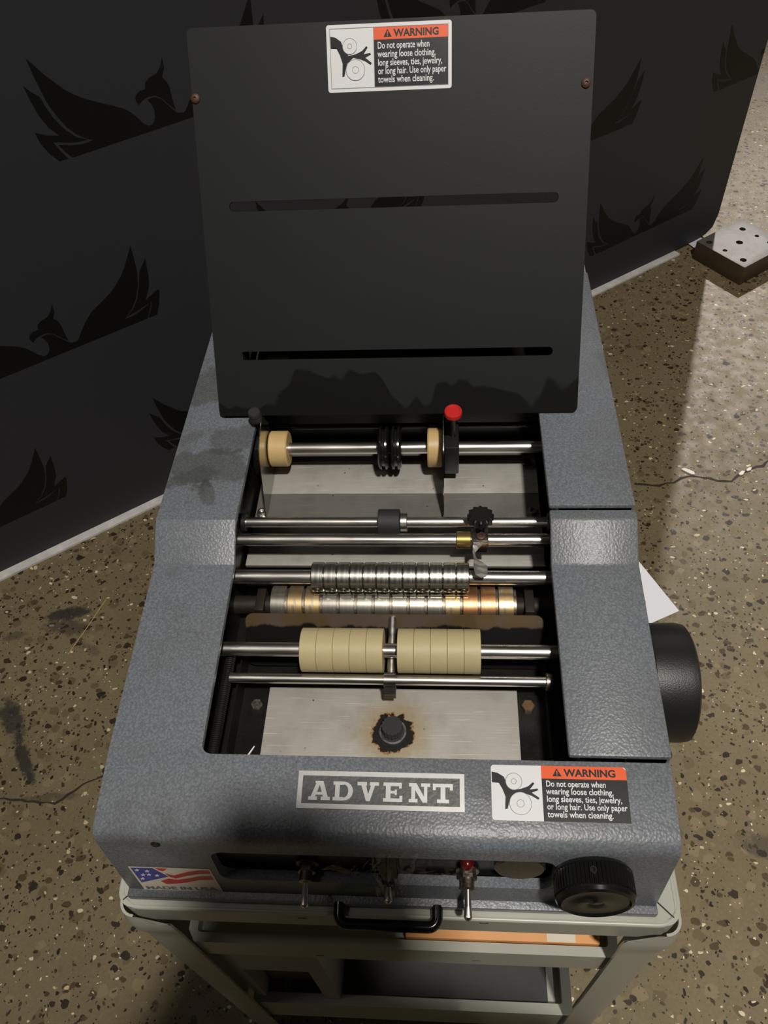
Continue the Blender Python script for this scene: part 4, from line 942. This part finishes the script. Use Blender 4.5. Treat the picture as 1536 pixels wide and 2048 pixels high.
# red cloth scrap on the mat
bm = nb(); P = at(545, 1990, 'z', 0.306); g = [[bm.verts.new((P.x + (i - 3) * 0.004, P.y + 0.012 + (j - 3) * 0.004, 0.3028 + 0.012 * abs(math.sin(i * 1.9 + j * 1.3)) * (1 - ((i - 3) ** 2 + (j - 3) ** 2) / 20) + 0.0004)) for j in range(7)] for i in range(7)]
for i in range(6):
    for j in range(6): bm.faces.new((g[i][j], g[i + 1][j], g[i + 1][j + 1], g[i][j + 1]))
tag(obj('red_rag', bm, 'rag', smooth=60), 'small crumpled red cloth scrap on the dark mat of the lowest cart shelf', 'cloth')
# paper sheets sticking out from beneath the machine
def sheet(pts, z, label, bend):
    bm = slab(nb(), [Vector((x, y, z)) for x, y in pts], (0, 0, 1), 0.0004); o = obj('paper_sheet', bm, 'paper', smooth=0); return tag(o, label, 'paper')
zc = 0.7891
c1 = at(1358, 1222, 'z', zc); e1 = at(1275, 1120, 'z', zc); e2 = at(1335, 1242, 'z', zc)
ua = (e1 - c1).normalized(); ub = Vector((ua.y, -ua.x, 0)); ub = ub if ub.x < 0 else -ub
sheet([(p.x, p.y) for p in (c1, c1 + ua * 0.16, c1 + ua * 0.16 + ub * 0.05, c1 + ub * 0.05)], zc, 'white paper sheet with one corner jutting out beside the black handwheel', 0)
a_ = at(1205, 690, 'z', zc); b_ = at(1221, 800, 'z', zc)
sheet([(a_.x, a_.y), (b_.x, b_.y), (0.213, b_.y - 0.01), (0.213, a_.y - 0.002)], zc, 'thin white paper edge showing beside the rear side cover of the machine', 0)

# steel block on the floor
blk = empty('steel_block', (0.96, 2.05, 0)); tag(blk, 'square drilled steel block lying on the concrete floor by the partition end', 'block')
BH = 0.061
p0 = at(1478, 571, 'z', 0); pl = at(1384, 517, 'z', 0); d1 = (pl - p0).normalized(); d2 = Vector((-d1.y, d1.x, 0)); d2 = d2 if d2.x > 0 else -d2
L1, L2 = (pl - p0).length, 0.20
B0 = Vector((p0.x, p0.y, 0))
c = temp(slab(nb(), [B0, B0 + d1 * L1, B0 + d1 * L1 + d2 * L2, B0 + d2 * L2], (0, 0, 1), BH)); bevel_all(c, 0.002, 2)
def btop(u, v): return at(u, v, 'z', BH)
kb = 166 / 1536
holes = [(btop(1370 + x * kb, 420 + y * kb), r) for x, y, r in ((1065, 352, 0.0095), (1330, 480, 0.0068), (1008, 600, 0.0105), (450, 598, 0.0092), (740, 748, 0.0068), (1078, 925, 0.0098), (1580, 605, 0.0095))]
for p, r in holes: cut(c, rod(nb(), (p.x, p.y, 0.02), (p.x, p.y, 0.1), r, 24))
me = take(c); o = finish('block_body', me, ['block', 'blocktop'], blk, 30)
for f in o.data.polygons:
    if f.normal.z > 0.9 and f.center.z > BH / 2 - 0.004: f.material_index = 1
pf = B0 + d1 * L1 + d1 * 0.006
scrap = slab(nb(), [at(*q, 'z', 0.0062) for q in ((1376, 487), (1390, 497), (1412, 482), (1400, 474))], (0, 0, 1), 0.0006)  # flat white piece by the wall end and the block
tag(obj('white_scrap', scrap, 'paper', smooth=0), 'bright white flat scrap between the partition and the steel block', 'paper')
# a straw on the floor
a_ = at(212, 1199, 'z', 0.0015); b_ = at(136, 1309, 'z', 0.0015)
tag(obj('straw', tube_path(nb(), [a_, (a_ + b_) / 2 + Vector((0.001, 0, 0)), b_], 0.0008, 6), 'straw'), 'single thin pale straw lying on the concrete floor', 'straw')
